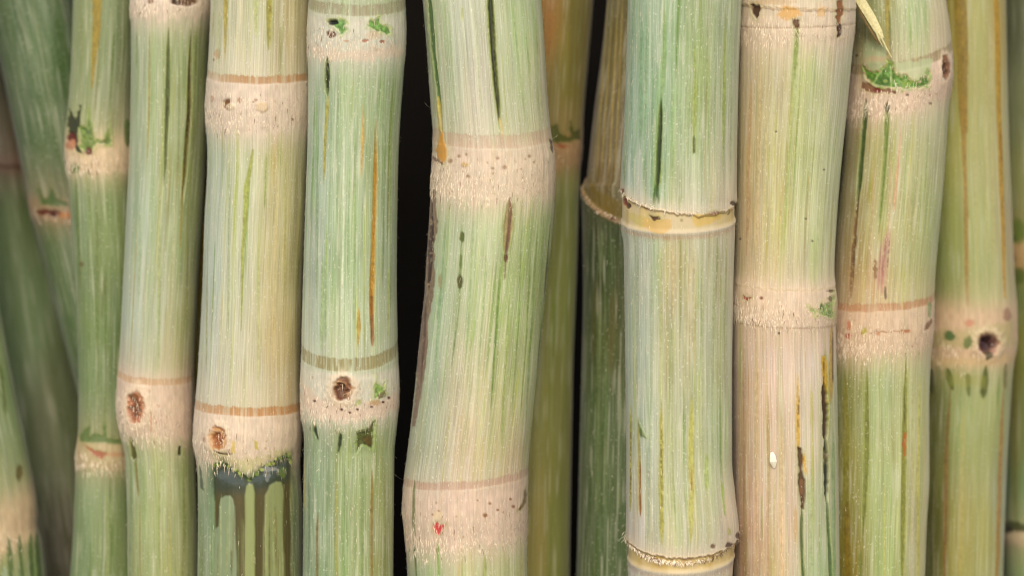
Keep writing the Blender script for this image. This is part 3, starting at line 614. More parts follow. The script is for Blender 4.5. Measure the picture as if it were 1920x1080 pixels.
# olive cane behind
c = Cane([(-100,925),(0,930),(300,930),(1180,905)], [(-100,1116),(0,1113),(100,1105),(240,1093),(300,1089),(540,1081),(700,1075),(1180,1068)], 215, 20,
         'dim olive cane behind the thick curved one, orange tint at its top', step=3, amp=.8,
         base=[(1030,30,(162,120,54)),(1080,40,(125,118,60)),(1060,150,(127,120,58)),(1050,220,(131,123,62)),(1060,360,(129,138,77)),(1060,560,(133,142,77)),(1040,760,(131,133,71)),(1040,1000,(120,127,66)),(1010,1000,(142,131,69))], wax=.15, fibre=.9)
c.node(262, 56, 8, -4, (168,132,92), stub=60, dots=6, ragg=10, up=8)
c.S([(1034,-40),(1028,110)], 6, (160,104,40), .6)
c.P([(1028,250),(1036,236),(1044,232),(1050,250),(1066,256),(1070,228),(1076,246),(1088,240),(1086,262),(1060,266),(1036,268)], (74,84,30), .9, rag=2, dep=1, part='green_tear')
c.B(1054, 274, 9, 4, (146,76,44), .8, rag=.8); c.B(1066, 252, 5, 5, (170,140,90), .6)
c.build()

# olive brown cane with a rope like collar
c = Cane([(-100,1143),(0,1138),(100,1128),(200,1115),(300,1104),(345,1099),(352,1094),(400,1096),(540,1098),(700,1095),(900,1090),(1180,1085)],
         [(-100,1306),(0,1302),(200,1292),(345,1286),(400,1288),(1180,1280)], 190, 21,
         'olive brown cane behind the frontmost one with a rope-like tan collar over dark green', step=2.4, amp=1.1,
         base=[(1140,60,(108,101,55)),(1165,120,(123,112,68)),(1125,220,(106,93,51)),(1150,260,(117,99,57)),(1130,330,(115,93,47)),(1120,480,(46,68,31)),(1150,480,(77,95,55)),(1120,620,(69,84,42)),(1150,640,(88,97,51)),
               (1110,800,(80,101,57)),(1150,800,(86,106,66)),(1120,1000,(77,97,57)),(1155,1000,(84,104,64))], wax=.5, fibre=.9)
for x0, x1 in ((1150,1128),(1160,1142),(1168,1154),(1142,1118)): c.S([(x0,-20),(x1,330)], 2.4, (188,168,96), .7)
yy = c.yy(424, 62, 12)
m = ss(-44, -36, yy) * (1 - ss(-3, 1, yy)); c.mix(m * .9, (122,104,44)); c.part(m, 'sheath_base')
m = np.exp(-(yy / 4.0) ** 2); c.mix(np.clip(m * 1.6, 0, 1), (158,132,96)); c.dR += 5 * m; c.dR += 1.6 * m * np.sin(c.A * .9 + yy * .5); c.C *= (1 - .3 * m * ss(.2, .9, np.sin(c.A * .9 + yy * .5)))[..., None]
c.part(m > .35, 'collar'); c.dR += 5 * ss(0, 6, yy) * (c.Y < 1200)
c.names.append('internode'); c.partlabels.append('dark green internode below the collar'); c.lab[yy > 6] = len(c.names) - 1
m = ss(2, 8, yy) * (1 - ss(20, 70, yy)); c.mix(m * .6, (46,66,30))
c.dot(1150, 410, 4, 3, (90,50,30), 1)
for x, a, b, cc in ((1120,520,680,(84,80,34)),(1150,540,700,(96,84,36)),(1112,430,560,(40,62,30)),(1132,430,520,(120,136,88)),(1145,440,620,(60,80,40)),(1127,560,960,(118,136,88)),(1140,640,1000,(110,130,86))): c.S([(x,a),(x-3,b)], 6, cc, .6, soft=2)
for i in range(60):
    th = c.rnd.uniform(-1.5, .2); c.slivers.append((th, 424 - 62*(1-math.cos(th)) + 12*math.sin(th) + c.rnd.uniform(-5, 2), 1, c.rnd.uniform(4, 9), c.rnd.uniform(-1.2, 1.2), 1.2, 1, .4))
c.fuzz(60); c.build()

# the frontmost cane with two leaf scars
c = Cane([(-100,1180),(0,1177),(120,1174),(250,1169),(330,1165),(430,1165),(460,1169),(560,1171),(700,1173),(860,1175),(960,1175),(1060,1178),(1180,1180)],
         [(-100,1392),(0,1390),(120,1385),(250,1382),(372,1380),(382,1379),(430,1378),(560,1374),(700,1372),(860,1372),(930,1378),(985,1383),(1060,1374),(1180,1368)], -50, 22,
         'frontmost thick cane, bluish green with two ragged leaf scar rings', amp=1.1,
         base=[(1190,60,(150,178,150)),(1250,60,(158,182,150)),(1310,60,(150,172,118)),(1365,60,(160,174,138)),(1190,180,(152,182,158)),(1250,190,(140,172,132)),(1310,190,(158,178,124)),(1365,190,(166,176,142)),
               (1190,310,(166,188,172)),(1225,320,(136,172,136)),(1300,320,(164,184,142)),(1360,320,(186,188,158)),(1200,375,(196,200,186)),(1300,380,(196,194,164)),(1365,370,(212,196,168)),
               (1190,500,(176,186,168)),(1270,490,(184,176,136)),(1350,500,(178,178,148)),(1190,650,(174,190,172)),(1260,650,(178,180,146)),(1340,650,(176,182,148)),(1200,800,(176,190,170)),(1270,820,(176,184,146)),(1345,820,(176,190,150)),
               (1190,940,(190,196,182)),(1250,930,(178,188,152)),(1340,930,(186,192,152)),(1190,990,(206,198,190)),(1270,1020,(196,196,160)),(1365,985,(210,190,166)),(1270,1090,(180,170,150))], wax=1.0)
c.S([(1203,40),(1200,280)], 7, (112,154,104), .7, soft=3); c.S([(1216,60),(1205,360)], 4, (126,164,112), .5)
c.S([(1247,20),(1245,120),(1240,190)], [5,8,9], (120,156,78), .6, soft=2.5); c.S([(1241,170),(1238,240),(1232,340),(1228,388)], [5,10,10,12], (82,122,58), .85, soft=3)
c.S([(1240,184),(1236,270),(1232,350),(1230,372)], [4,9,8,3], (40,58,26), .97, groove=2.4, part='crack', plabel='dark green crack'); c.S([(1241,300),(1238,350)], 3, (150,166,70), .7)
c.S([(1230,345),(1225,385)], [3,4], (58,96,36), .9); c.S([(1234,350),(1236,384)], [3,4], (60,98,38), .9)
c.S([(1303,80),(1303,170),(1300,290)], [3,7,6], (146,160,74), .85, rag=.5); c.S([(1301,255),(1301,290)], 4, (72,84,36), .95, groove=1)
c.S([(1326,40),(1328,290)], 3, (140,164,96), .7); c.S([(1361,20),(1358,160),(1356,305)], [3,6,4], (150,166,70), .75); c.S([(1277,40),(1276,280)], 3, (132,160,100), .6); c.S([(1168,300),(1172,340)], 3, (120,150,90), .6); c.S([(1295,60),(1292,230)], 4, (140,166,100), .5)
def scar(c, yc, sag, tilt, yl, sagl, tiltl, yring, flare, band, ringc, seed, nf, dark):
    yy = c.yy(yc, sag, tilt) + 4 * (vn(c.A / 9, 0, seed) - .5) + 3 * (vn(c.A / 3.2, 0, seed + 1) - .5)
    yl_ = c.yy(yl, sagl, tiltl)
    m = (yy < 0) * np.exp(np.minimum(yy, 0) / 26.); c.dR += flare * m
    c.mix(ss(-34, -4, yy) * (yy < 0) * .6, (216, 202, 178)); c.mix(ss(-7, -3, yy) * (yy < 0) * .8, (236, 216, 180))
    inb = (yy >= 0) * (yl_ < 0); c.dR -= 1.8 * inb * (1 - ss(-10, 0, yl_))
    c.mix(inb * .95, band); c.fib[inb > 0] *= .25; c.wax[inb > 0] *= .1
    c.mix(inb * .5 * ss(.5, .8, vn(c.A / 22, 3, seed + 2)), (196, 166, 84)); c.mix(inb * .5 * ss(.5, .8, vn(c.A / 17, c.Y / 20, seed + 5)), (216, 196, 132))
    c.mix(np.exp(-((yy - 2) / 3.0) ** 2) * inb * .6 * ss(.55, .8, vn(c.A / 6, 0, seed + 6)), (140, 96, 66))
    m = (1 - ss(0, 12, np.abs(yl_ - 1))) ; c.mix(m * .55, (206, 196, 178)); c.dR += 1.2 * np.exp(-((yl_) / 4) ** 2)
    m = np.exp(-((yl_ - 8) / 4.5) ** 2); c.mix(m * .75 * (.6 + .6 * (vn(c.A / 3, c.Y / 30, 5) - .3)), ringc)
    c.part((yy > -9) * (yy < 0), 'scar_rim'); c.part(inb, 'leaf_scar', 'smooth yellow tan band under the ragged rim')
    c.part((yl_ >= 0) * (yl_ < 14), 'growth_ring'); c.names.append('internode'); c.partlabels.append(None); c.lab[yl_ >= 14] = len(c.names) - 1
    for _ in range(nf):
        th = c.rnd.uniform(-1.62, 1.62); y = yc - sag * (1 - math.cos(th)) + tilt * math.sin(th) + c.rnd.uniform(-7, 0)
        br = c.rnd.random() < dark * (1.0 if math.sin(th) > .3 else .35)
        c.slivers.append((th, y, c.rnd.uniform(-.5, 1.5), c.rnd.uniform(4, 10), c.rnd.uniform(-1.1, 1.1), c.rnd.uniform(1.0, 2.0), 2 if br else c.rnd.choice([0, 1]), c.rnd.uniform(.1, .7)))
scar(c, 404, 40, 10, 438, 24, -3, 446, 2.2, (208,192,150), (178,142,112), 61, 70, .1)
c.P([(1172,398),(1200,404),(1222,412),(1210,426),(1185,418)], (200,186,112), .7, rag=3); c.P([(1205,410),(1258,412),(1256,428),(1246,440),(1226,436),(1206,424)], (212,178,108), .8, rag=3); c.P([(1300,404),(1355,400),(1354,412),(1330,420),(1302,424)], (212,184,106), .85, rag=3); c.P([(1262,404),(1298,404),(1300,434),(1258,436)], (208,194,158), .8, rag=3)
c.B(1170, 378, 4, 8, (150,70,56), .95, dep=2); c.B(1176, 385, 5, 5, (90,56,40), .95, dep=2, rag=.9); c.B(1168, 358, 3, 4, (130,60,50), .9, dep=1)
c.P([(1216,404),(1226,408),(1236,406),(1238,412),(1224,414)], (84,52,34), .95, rag=2, dep=2); c.P([(1326,400),(1350,396),(1352,400),(1334,404)], (160,120,104), .9, rag=2, dep=1); c.B(1374, 382, 6, 4, (66,50,34), .95, dep=2, rag=.9); c.B(1278, 413, 3, 3, (150,140,90), .8)
c.S([(1370,396),(1365,404)], 3, (70,40,30), .9)
c.S([(1183,760),(1182,960)], 4.5, (166,168,60), .85); c.S([(1183,790),(1183,930)], 2, (106,88,44), .8, speck=.4)
c.S([(1197,780),(1199,860),(1200,968)], [3,6,5], (160,150,64), .8); c.S([(1199,860),(1200,970)], [3,5], (156,96,44), .9, groove=1); c.P([(1198,790),(1206,806),(1212,820),(1206,818),(1200,812)], (120,140,80), .8, rag=1, dep=-1.5); c.B(1202, 812, 3, 8, (96,108,60), .8)
c.S([(1239,560),(1240,760)], 6, (178,184,104), .5); c.S([(1240,750),(1240,880),(1241,1024)], [6,9,9], (168,164,66), .85, soft=2); c.S([(1240,800),(1241,960)], 3, (92,80,44), .7, speck=.45)
c.S([(1297,740),(1296,880),(1296,1020)], [8,11,10], (178,176,80), .8, soft=2); c.S([(1297,880),(1297,920)], 3, (150,100,50), .7); c.S([(1325,850),(1325,920)], 8, (158,180,88), .7, soft=2)
c.S([(1350,740),(1352,900)], 2.4, (120,150,70), .8); c.S([(1352,900),(1360,968)], 4, (142,170,66), .85); c.S([(1366,990),(1368,1004)], 6, (160,166,70), .7); c.S([(1262,460),(1262,600)], 4, (190,170,116), .6); c.S([(1300,460),(1302,700)], 5, (192,176,126), .5); c.S([(1240,460),(1238,560)], 4, (170,178,104), .6)
c.S([(1215,820),(1216,1010)], 3, (146,160,150), .6); c.S([(1222,760),(1223,1000)], 3, (206,214,200), .6)
scar(c, 1047, 43, -3, 1076, 32, -4, 1084, 2.8, (212,190,134), (170,150,142), 71, 420, .5)
c.B(1383, 1006, 5, 6, (80,40,30), .9, dep=2, rag=.9); c.B(1366, 1022, 7, 4, (70,34,24), .9, dep=2, rag=.9); c.B(1336, 1026, 6, 4, (96,50,34), .8, dep=2, rag=.9)
for _ in range(26):
    th = c.rnd.choice([c.rnd.uniform(-1.7, -1.35), c.rnd.uniform(1.25, 1.7)]); c.slivers.append((th, 1047 - 43*(1-math.cos(th)) - 3*math.sin(th) + c.rnd.uniform(-22, 2), 0, c.rnd.uniform(8, 16), c.rnd.choice([-1, 1]) * c.rnd.uniform(.6, 2.2), 1.7, c.rnd.choice([0, 0, 2]), .9))
for x, a, b, w, cc in ((1186,0,330,5,(120,160,124)),(1212,0,260,5,(118,156,110)),(1224,60,350,4,(104,146,92)),(1262,0,340,5,(126,158,98)),(1290,0,300,4,(130,156,92)),(1316,0,320,4,(138,162,92)),(1342,0,330,3,(140,164,100)),(1372,0,340,4,(150,164,120)),(1196,470,740,4,(150,168,138)),(1222,470,900,4,(150,170,120)),(1262,600,1000,4,(160,168,110)),(1286,470,760,4,(166,160,100)),(1318,470,900,4,(156,166,112)),(1338,500,960,4,(150,168,116)),(1362,470,760,4,(160,160,120))): c.S([(x,a),(x-2,b)], w, cc, .5, soft=2)
c.slivers += [(1.5, 668, 0, 34, .3, 1.6, 0, .45), (.3, 575, 1, 18, 1.4, 1.4, 0, .3)]
c.fuzz(520); c.build()

# tan cane
c = Cane([(-100,1386),(0,1384),(200,1380),(540,1374),(620,1372),(1180,1374)],
         [(-100,1605),(0,1602),(50,1600),(175,1590),(325,1575),(450,1566),(520,1563),(560,1564),(600,1565),(690,1568),(840,1571),(1040,1573),(1180,1574)], 8, 23,
         'tan cane right of the frontmost one, black torn cracks down its lower right side', amp=1.05,
         base=[(1400,150,(200,186,152)),(1460,150,(194,186,146)),(1510,160,(182,192,140)),(1570,150,(192,192,160)),(1395,300,(200,182,142)),(1450,300,(190,186,140)),(1500,300,(178,190,132)),(1555,300,(182,190,146)),(1395,440,(202,180,136)),(1460,440,(186,188,136)),(1530,440,(184,192,142)),
               (1450,510,(202,190,150)),(1400,660,(210,189,172)),(1460,660,(216,193,178)),(1530,660,(218,199,184)),(1395,800,(194,167,144)),(1440,800,(210,185,162)),(1520,800,(210,197,174)),(1560,800,(170,173,130)),
               (1395,960,(186,157,132)),(1430,960,(208,183,158)),(1480,960,(206,185,160)),(1530,960,(180,187,152)),(1390,1070,(178,147,116)),(1450,1070,(198,175,136)),(1530,1070,(168,185,146))], wax=.75)
c.node(20, 66, 10, -4, (216,194,162), stub=420, dots=16, ragg=26, up=40, fill=True)
c.S([(1495,48),(1493,90),(1490,150)], [6,9,5], (108,126,46), .9); c.S([(1493,40),(1490,220)], 16, (160,178,104), .5, soft=6)
yy = c.yy(17, 8, 4) + 4 * (vn(c.A / 6, 0, 5) - .5); c.mix(np.exp(-(yy / 2.0) ** 2) * .85, (236,216,180)); c.dR += 1.8 * (yy < 0) * np.exp(np.minimum(yy, 0) / 16); c.mix(np.exp(-((yy - 3.5) / 1.6) ** 2) * .6, (120,84,56))
yy = c.yy(52, 7, -3); c.mix(np.exp(-(yy / 1.5) ** 2) * .5, (160,128,100)); c.dR -= .8 * np.exp(-(yy / 2) ** 2)
c.B(1479, 24, 22, 13, (214,170,100), .9, rag=.6); c.P([(1486,36),(1500,36),(1498,50),(1493,54),(1488,48)], (92,56,28), .95, rag=1.5, dep=2, part='root_bud'); c.P([(1408,8),(1425,8),(1424,26),(1419,36),(1412,24)], (74,46,32), .97, rag=2, dep=3, part='root_bud'); c.B(1540, 22, 8, 12, (216,176,116), .7, rag=.7)
c.P([(1566,0),(1580,0),(1580,20),(1573,50),(1570,70),(1568,44)], (130,78,40), .92, rag=2.5, dep=2, part='root_bud'); c.S([(1573,44),(1571,70)], 7, (58,32,22), .95); c.B(1450, 4, 40, 5, (196,160,110), .5, rag=.8)
for x, y0, y1, cc, w in ((1418,120,500,(206,184,140),5),(1430,200,520,(204,196,140),3),(1445,160,540,(196,200,140),3),(1478,180,500,(148,170,84),3),(1486,220,430,(166,168,84),3),(1522,140,480,(206,206,166),3),(1540,200,500,(200,204,164),3),(1400,150,480,(180,146,96),6),(1462,330,540,(190,170,110),4)): c.S([(x+8,y0),(x-10 if x>1450 else x,y1)], w, cc, .6)
for x, y in ((1455,247),(1545,318),(1523,452),(1388,448),(1511,410)): c.dot(x, y, 2, 2, (70,50,36), .9)
c.node(546, 62, 12, 3, (216,190,156), stub=760, dots=26, ragg=6, up=22, bulge=4)
yy = c.yy(615, 12, 3); c.mix(np.exp(-(yy / 2.0) ** 2) * .6, (158,122,92)); c.mix(ss(0, 3, yy) * (1 - ss(20, 70, yy)) * .5, (208,184,156))
yy = c.yy(544, 14, 2) + 4 * (vn(c.A / 4, 0, 9) - .5); c.mix(np.exp(-(yy / 3) ** 2) * .5, (236,216,178)); c.dR += 1.0 * (yy < 0) * np.exp(np.minimum(yy, 0) / 20)
c.P([(1396,552),(1400,558),(1408,556),(1412,558),(1404,564),(1397,560)], (150,50,40), .9, rag=1, dep=1); c.dot(1429, 559, 3, 3, (130,60,50), .9); c.dot(1461, 625, 2.4, 2.4, (60,40,30), .9)
c.P([(1512,574),(1528,578),(1540,568),(1556,560),(1562,548),(1564,590),(1552,598),(1540,594),(1526,590)], (136,168,90), .88, rag=5, dep=1, part='green_tear', edge=(206,206,150)); c.B(1556, 546, 6, 3, (80,60,36), .9, dep=1.5, rag=.9); c.B(1537, 574, 3, 6, (88,112,54), .9); c.B(1554, 560, 4, 5, (96,86,50), .9)
c.S([(1420,640),(1418,1120)], 8, (206,176,130), .5, soft=3); c.S([(1396,640),(1394,1120)], 7, (172,136,88), .5, soft=3); c.S([(1440,740),(1440,1120)], 5, (176,142,90), .5, soft=2); c.S([(1466,780),(1466,1120)], 8, (206,176,124), .5, soft=3); c.S([(1452,880),(1450,1120)], 4, (180,174,108), .5)
c.S([(1496,700),(1496,770),(1496,842)], [2,7,8], (206,168,56), .85, taper=.6); c.S([(1498,740),(1496,800)], 3, (104,76,36), .85, speck=.35)
c.P([(1496,838),(1503,842),(1508,862),(1504,880),(1510,900),(1510,935),(1508,955),(1503,955),(1502,930),(1497,905),(1499,880),(1496,860)], (84,58,34), .97, rag=1.6, dep=3.5, part='torn_crack', plabel='dark brown torn crack'); c.S([(1508,850),(1511,890)], 5, (200,160,60), .8); c.B(1503, 915, 4, 14, (128,92,60), .8, rag=.9)
c.S([(1504,950),(1503,1000),(1508,1120)], [5,5,6], (66,92,40), .9, groove=1.4); c.S([(1518,900),(1522,1120)], 9, (168,184,130), .6, soft=3)
c.P([(1540,668),(1548,668),(1552,700),(1552,800),(1545,800),(1543,730)], (200,162,44), .9, rag=1.5, dep=.6, part='yellow_streak'); c.S([(1546,668),(1545,722)], 3, (84,58,28), .8, speck=.4)
c.S([(1546,716),(1547,780),(1547,830)], [9,11,8], (66,42,24), .97, groove=3, part='torn_crack', rag=.6, plabel='long black brown crack at the right edge'); c.S([(1548,820),(1549,880),(1550,945)], [7,9,6], (34,42,24), .97, groove=3, part='torn_crack', rag=.6); c.B(1550, 858, 4, 12, (108,100,66), .8, rag=.8)
c.S([(1551,935),(1554,1000),(1560,1120)], [5,6,6], (70,100,52), .85, groove=1); c.S([(1558,600),(1560,660),(1558,760)], [4,9,5], (170,140,50), .85); c.S([(1561,620),(1562,720)], 3, (74,50,28), .85); c.S([(1562,800),(1564,1120)], 6, (108,150,84), .6)
c.fuzz(420); c.build()

# cane with torn green node at upper right
c = Cane([(-100,1596),(0,1594),(140,1590),(300,1580),(475,1562),(600,1556),(760,1552),(1180,1550)],
         [(-100,1768),(0,1772),(50,1779),(100,1782),(140,1783),(200,1777),(275,1772),(375,1765),(475,1756),(540,1751),(590,1748),(620,1747),(690,1743),(765,1741),(890,1741),(990,1736),(1180,1731)], 92, 24,
         'green cane with a bright green torn band near its top, pink purple stain below', step=2.1, amp=1.0,
         base=[(1640,30,(142,150,98)),(1720,40,(164,182,134)),(1765,50,(196,186,150)),(1612,60,(146,142,98)),(1612,250,(156,146,98)),(1650,280,(174,174,116)),(1700,270,(178,180,134)),(1755,260,(184,186,146)),(1600,420,(152,140,92)),(1640,430,(170,168,106)),(1700,430,(178,176,124)),(1745,400,(166,178,120)),
               (1590,520,(170,146,98)),(1640,520,(192,166,122)),(1710,520,(176,180,118)),(1590,740,(132,138,78)),(1650,740,(162,180,128)),(1720,740,(182,186,134)),(1590,900,(142,140,72)),(1650,900,(164,180,122)),(1725,900,(188,186,140)),(1600,1060,(132,122,44)),(1660,1050,(158,176,112)),(1718,1050,(184,182,132))], wax=.75)  # darker left points carry the shade of the tan cane beside it
c.S([(1663,-40),(1664,60),(1668,140)], [10,9,6], (150,138,50), .85); c.S([(1668,20),(1671,170)], 4, (88,104,36), .85)
c.S([(1622,20),(1622,110)], 4, (96,120,64), .7)
for x in (1690,1700,1712,1726,1738): c.S([(x+3,0),(x-2,108)], 2.2, (204,208,160), .5)
c.node(132, 78, 16, -26, (212,184,156), stub=620, dots=30, ragg=18, up=6)
c.ring(121, 14, -22, 19, (158,140,104), .95, brk=.5)
c.P([(1620,84),(1628,76),(1650,78),(1662,90),(1664,116),(1650,130),(1630,132),(1622,110)], (164,176,136), .85, rag=1.5); c.P([(1624,106),(1664,106),(1664,118),(1625,116)], (184,166,130), .8, rag=2)
c.P([(1678,118),(1750,110),(1744,132),(1728,150),(1712,150),(1700,138),(1684,138)], (176,190,146), .75, rag=3)
c.P([(1618,124),(1630,134),(1648,134),(1660,124),(1664,112),(1674,118),(1678,134),(1688,142),(1700,138),(1708,152),(1722,152),(1734,142),(1738,130),(1745,134),(1742,150),(1738,164),(1712,166),(1692,168),(1668,164),(1642,164),(1634,156),(1624,146)],
    (82,128,44), .96, rag=3, dep=1.8, wet=.35, part='green_tear', edge=(150,180,100), plabel='bright green torn band'); c.B(1655, 153, 14, 9, (58,96,34), .8, rag=.8); c.B(1700, 158, 12, 7, (128,160,58), .7, rag=.9); c.B(1660, 152, 4, 3, (140,164,80), .8)
c.S([(1669,120),(1671,165)], 3, (166,192,120), .8); c.S([(1660,124),(1646,142),(1640,156)], 2.5, (166,192,120), .8)
c.P([(1616,150),(1640,164),(1666,167),(1682,172),(1678,176),(1650,174),(1632,172),(1618,166)], (120,76,48), .85, rag=3, dep=1, part='brown_line'); c.B(1644, 170, 7, 5, (110,38,26), .9, rag=.8, dep=1)
for x, y in ((1678,174),(1701,178),(1744,194),(1606,104)): c.dot(x, y, 2.6, 2.6, (90,50,36), .9)
c.bud(1771, 127, 8, 24, (70,40,26), (136,96,66), h=3, swirl=False)
c.S([(1625,184),(1618,260),(1611,350),(1604,400)], [8,8,8,4], (62,86,34), .95, groove=1.4, part='crack'); c.S([(1610,350),(1602,440),(1594,560)], [4,8,8], (112,76,42), .85, speck=.25, groove=.6); c.S([(1606,440),(1600,500)], 4, (80,46,26), .7, speck=.4)
c.S([(1665,188),(1662,260),(1656,340),(1647,440)], [9,6,6,3], (104,126,48), .9, groove=.8, part='crack'); c.B(1664, 202, 5, 9, (78,76,42), .9, dep=1)
c.S([(1690,235),(1685,300),(1676,400)], [3,6,6], (198,150,116), .7); c.S([(1672,300),(1664,480)], 5, (198,168,150), .5, soft=3)
c.S([(1668,430),(1659,480),(1655,550)], [6,20,8], (176,130,122), .6, rag=.9, soft=7, part='purple_stain', plabel='pink purple stain'); c.S([(1662,440),(1656,500),(1653,552)], [2,5,3], (156,72,88), .7, rag=1.2, soft=2); c.S([(1668,450),(1662,520)], 3, (112,66,82), .7, speck=.3); c.S([(1652,460),(1646,545)], 3, (170,96,110), .6)
c.B(1641, 508, 4, 16, (120,84,44), .8, rag=.9); c.S([(1640,300),(1628,560)], 5, (190,160,120), .45, soft=2)
for x, a, b in ((1700,260,520),(1714,300,520),(1728,320,500),(1742,240,380)): c.S([(x,a),(x-10,b)], 2.4, (136,160,84), .55)
c.node(586, 76, 12, -8, (210,180,146), stub=560, dots=20, ragg=18, up=16, bulge=3)
c.ring(576, 12, -8, 15, (182,134,94), .85, brk=.6)
c.S([(1660,536),(1661,562)], 4, (80,60,60), .8)
c.dot(1592, 630, 5, 5, (170,66,36), 1); c.B(1593, 610, 4, 9, (190,110,70), .7); c.P([(1616,618),(1625,614),(1628,622),(1624,630),(1616,626)], (170,160,60), .9, rag=1); c.B(1698, 622, 7, 4, (176,112,70), .8, rag=.9); c.B(1646, 626, 4, 3, (186,126,80), .8)
for i in range(16): c.dot(1634 + i * 4.6, 624 + c.rnd.uniform(-3, 2) - i * .3, 2.0, 1.6, (160,112,72), .8)
c.P([(1732,610),(1744,598),(1746,604),(1738,616),(1731,618)], (120,80,46), .85, rag=1.5); c.S([(1742,566),(1741,596)], 8, (116,146,84), .7)
c.S([(1585,690),(1586,860),(1586,1120)], [8,12,20], (130,124,44), .75, soft=2); c.S([(1588,940),(1590,1120)], 12, (124,96,24), .6, soft=4)
c.S([(1625,690),(1624,860),(1618,1000),(1616,1024)], [6,8,8,4], (112,118,48), .85, groove=.6, part='crack'); c.S([(1613,1030),(1614,1120)], 6, (100,112,44), .8); c.S([(1699,660),(1697,800),(1694,920),(1692,1120)], [4,9,8,7], (128,130,50), .85, groove=.6, part='crack'); c.B(1696, 832, 4, 22, (172,98,40), .85, rag=.9); c.S([(1697,740),(1697,800)], 3, (70,66,30), .6)
c.S([(1725,700),(1722,860),(1720,1120)], [3,5,4], (186,180,84), .75); c.S([(1658,900),(1659,1120)], 3, (178,176,84), .6); c.S([(1712,700),(1710,1120)], 5, (196,190,160), .45)
c.fuzz(300); c.build()

# long yellow striped cane
c = Cane([(-100,1738),(0,1736),(540,1732),(620,1728),(1180,1718)],
         [(-100,1884),(0,1885),(250,1890),(400,1896),(520,1901),(580,1905),(640,1905),(690,1898),(760,1893),(890,1886),(1180,1878)], 222, 25,
         'yellow striped cane near the right edge with a dark round bud on its pale node', step=2.6, amp=.6,
         base=[(1790,60,(146,136,62)),(1835,60,(158,162,102)),(1875,60,(168,154,94)),(1785,260,(154,154,82)),(1840,260,(162,166,108)),(1882,260,(172,168,124)),(1785,430,(140,148,82)),(1845,430,(160,168,110)),(1890,430,(172,162,128)),(1780,540,(126,142,78)),(1850,540,(154,166,110)),
               (1755,800,(96,100,48)),(1800,780,(138,152,94)),(1850,780,(152,162,104)),(1750,1000,(94,94,42)),(1800,1000,(148,144,78)),(1850,1000,(158,158,94)),(1882,960,(152,162,134))], wax=.3, fibre=.6)  # dark lower left points put the shaded side into the colour
c.S([(1799,-40),(1804,120),(1808,250)], [24,22,14], (128,106,22), .9, taper=.2, rag=.15, part='yellow_stripe'); c.S([(1806,180),(1811,380),(1814,575)], [10,9,6], (142,112,38), .8, taper=.2)
c.S([(1866,-40),(1873,200),(1880,420),(1884,560)], [11,9,9,6], (168,132,36), .85, taper=.2, rag=.15, part='yellow_stripe'); c.S([(1876,240),(1877,310)], 4, (120,80,30), .6)
for x in (1826,1846,1858): c.S([(x,0),(x+6,560)], 4, (184,172,116), .4, soft=2)
c.node(590, 92, 10, 2, (202,168,132), stub=120, dots=8, ragg=8, up=26, bulge=1.2)
c.P([(1744,620),(1770,618),(1800,622),(1900,600),(1900,650),(1800,652),(1746,650)], (164,160,104), .6, rag=4, soft=8)
yy = c.yy(678, 8, -4); c.mix(np.exp(-(yy / 9) ** 2) * .8, (196,172,124))
c.bud(1852, 644, 21, 22, (56,22,26), (178,136,112), h=6, swirl=False); c.B(1852, 642, 16, 17, (56,26,26), .95, rag=.4, dep=3, soft=.4); c.B(1849, 638, 9, 9, (44,16,20), .9, rag=.4, dep=2)
c.P([(1842,660),(1862,660),(1856,674),(1850,676)], (58,56,26), .85, rag=2); c.B(1780, 630, 11, 9, (62,96,46), .9, rag=.5, part='green_tear'); c.B(1815, 642, 8, 11, (84,106,42), .85, rag=.6, part='green_tear'); c.B(1818, 606, 8, 6, (190,124,96), .7, rag=.6); c.B(1888, 590, 8, 12, (130,96,78), .7, rag=.5)
c.S([(1776,690),(1780,712),(1786,732)], [8,14,6], (64,80,24), .92); c.S([(1815,700),(1817,744)], [12,9,5], (70,82,26), .9, soft=3); c.S([(1849,684),(1843,748)], [6,14,9], (64,76,24), .92, soft=3); c.P([(1776,700),(1850,706),(1848,728),(1780,724)], (148,150,70), .4, rag=4, soft=6)
c.S([(1782,725),(1775,820),(1771,1120)], [5,7,6], (120,86,40), .8, soft=2); c.S([(1886,680),(1884,730)], 8, (96,88,30), .7, soft=2); c.S([(1882,720),(1874,900),(1868,1120)], [5,7,7], (160,118,50), .8, soft=2)
c.S([(1746,690),(1747,740)], 8, (40,44,26), .6); c.S([(1806,760),(1802,1120)], 7, (170,160,90), .5, soft=3)
c.build()

# right edge cane
c = Cane([(-100,1872),(0,1872),(540,1872),(700,1880),(1180,1882)], [(-100,2030),(0,2030),(440,2036),(1180,2030)], 370, 26,
         'blurred cane cut by the right edge of the photo, green and tan node', step=3.6, amp=.6,
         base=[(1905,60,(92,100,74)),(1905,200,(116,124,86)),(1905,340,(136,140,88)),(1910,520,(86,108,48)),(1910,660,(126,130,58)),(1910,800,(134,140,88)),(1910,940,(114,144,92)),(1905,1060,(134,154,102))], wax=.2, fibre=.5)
c.node(462, 46, 6, 4, (186,150,100), stub=0, dots=0, ragg=6); c.B(1908, 434, 16, 22, (98,116,50), .9, part='green_tear'); c.B(1899, 448, 6, 8, (66,84,26), .9); c.B(1896, 482, 9, 14, (136,100,66), .8); c.B(1912, 518, 12, 16, (76,96,36), .8)
c.node(1002, 22, 4, 0, (206,180,140), stub=0, dots=0, ragg=6); c.P([(1880,980),(1900,976),(1925,984),(1925,996),(1884,998)], (70,76,40), .9, rag=2, part='green_tear'); c.B(1892, 993, 9, 6, (48,40,30), .9)
c.S([(1905,560),(1903,980)], 8, (120,108,44), .6, soft=3)
c.build()

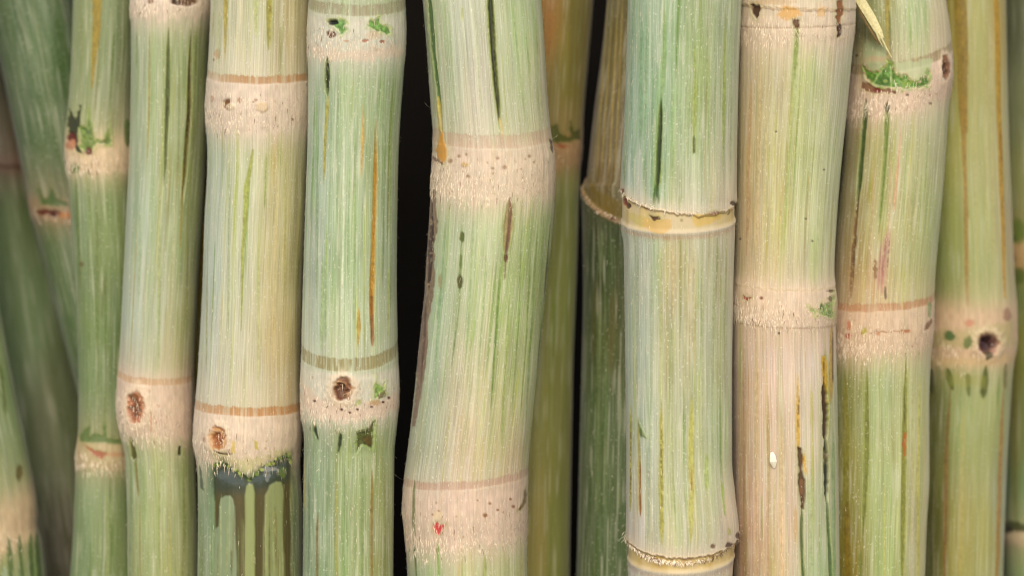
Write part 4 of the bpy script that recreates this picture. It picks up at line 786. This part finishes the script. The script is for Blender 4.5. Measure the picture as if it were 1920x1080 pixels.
# ---------------------------------------------------------------- small things caught on the canes
from mathutils.geometry import tessellate_polygon
def sliver(name, pts, ws, mat, label, cat, thick=.25, parent=None):
    V, F = [], []
    n = len(pts)
    for i, (x, y, d) in enumerate(pts):
        k = (D + d) / D
        p = Vector(((x - 960) * k * PX, d * PX, -(y - 540) * k * PX))
        a, b = pts[max(0, i - 1)], pts[min(n - 1, i + 1)]
        t = Vector((b[0] - a[0], 0, -(b[1] - a[1]))).normalized(); sd = Vector((-t.z, 0, t.x)) * ws[i] * .5 * PX
        up = Vector((0, -1, 0)) * ws[i] * thick * PX
        V += [p - sd, p - sd * .3 + up, p + sd * .35 + up * .8, p + sd, p - up * .3]
    for i in range(n - 1):
        for j in range(5):
            a = i * 5 + j; b = i * 5 + (j + 1) % 5; F.append((a, b, b + 5, a + 5))
    F += [(4, 3, 2, 1, 0), tuple((n - 1) * 5 + j for j in range(5))]
    o0 = V[0].copy(); V = [tuple(v - o0) for v in V]
    me = bpy.data.meshes.new(name); me.from_pydata(V, [], F); me.materials.append(mat); me.update()
    o = bpy.data.objects.new(name, me); COL.objects.link(o)
    if parent: o.parent = parent; o.location = o0 - parent.location
    else: o.location = o0; o['label'] = label; o['category'] = cat
    return o
lr = bpy.data.objects.new('dry_leaf_shred', None); COL.objects.link(lr); lr.location = (.1185, .001, .098)
lr['label'] = 'pale dry leaf shred lying across the torn green cane at the top'; lr['category'] = 'leaf shred'
sliver('blade', [(1600,-30,-16),(1616,5,-12),(1634,34,-10),(1648,60,-10),(1654,72,-9)], [17,18,17,13,8], STRAW, '', '', .12, lr)
sliver('blade_edge', [(1592,-26,-12),(1608,10,-7),(1626,46,-6),(1642,72,-6),(1650,84,-6)], [5,6,6,5,3], STRAWD, '', '', .3, lr)
sliver('fibre_tip', [(1648,62,-10),(1655,76,-9),(1663,92,-9),(1672,108,-9)], [6,4,3,1.4], STRAW, '', '', .4, lr)
sliver('fibre_tip', [(1642,58,-11),(1648,74,-10),(1656,88,-8)], [4,3,1.2], STRAW, '', '', .4, lr)
sliver('white_flake', [(1447,848,-90),(1449,856,-94),(1450,866,-94),(1452,878,-90)], [5,11,13,3], FLAKE, 'small white flake stuck to the tan cane', 'flake', .15)

# ---------------------------------------------------------------- dark shade sheet behind, unseen ground below
def sheet(name, pts, mat):
    me = bpy.data.meshes.new(name); me.from_pydata(pts, [], [(0, 1, 2, 3)]); me.materials.append(mat); me.update()
    o = bpy.data.objects.new(name, me); COL.objects.link(o); o['kind'] = 'structure'; return o
shade_backdrop = sheet('shade_backdrop', [(-2, .32, FLOOR_Z), (2, .32, FLOOR_Z), (2, .32, 1.2), (-2, .32, 1.2)], SHADEM)  # added dark sheet in place of the shaded depth behind the gaps
ground = sheet('ground', [(-6, -6, FLOOR_Z), (6, -6, FLOOR_Z), (6, .32, FLOOR_Z), (-6, .32, FLOOR_Z)], SOIL)
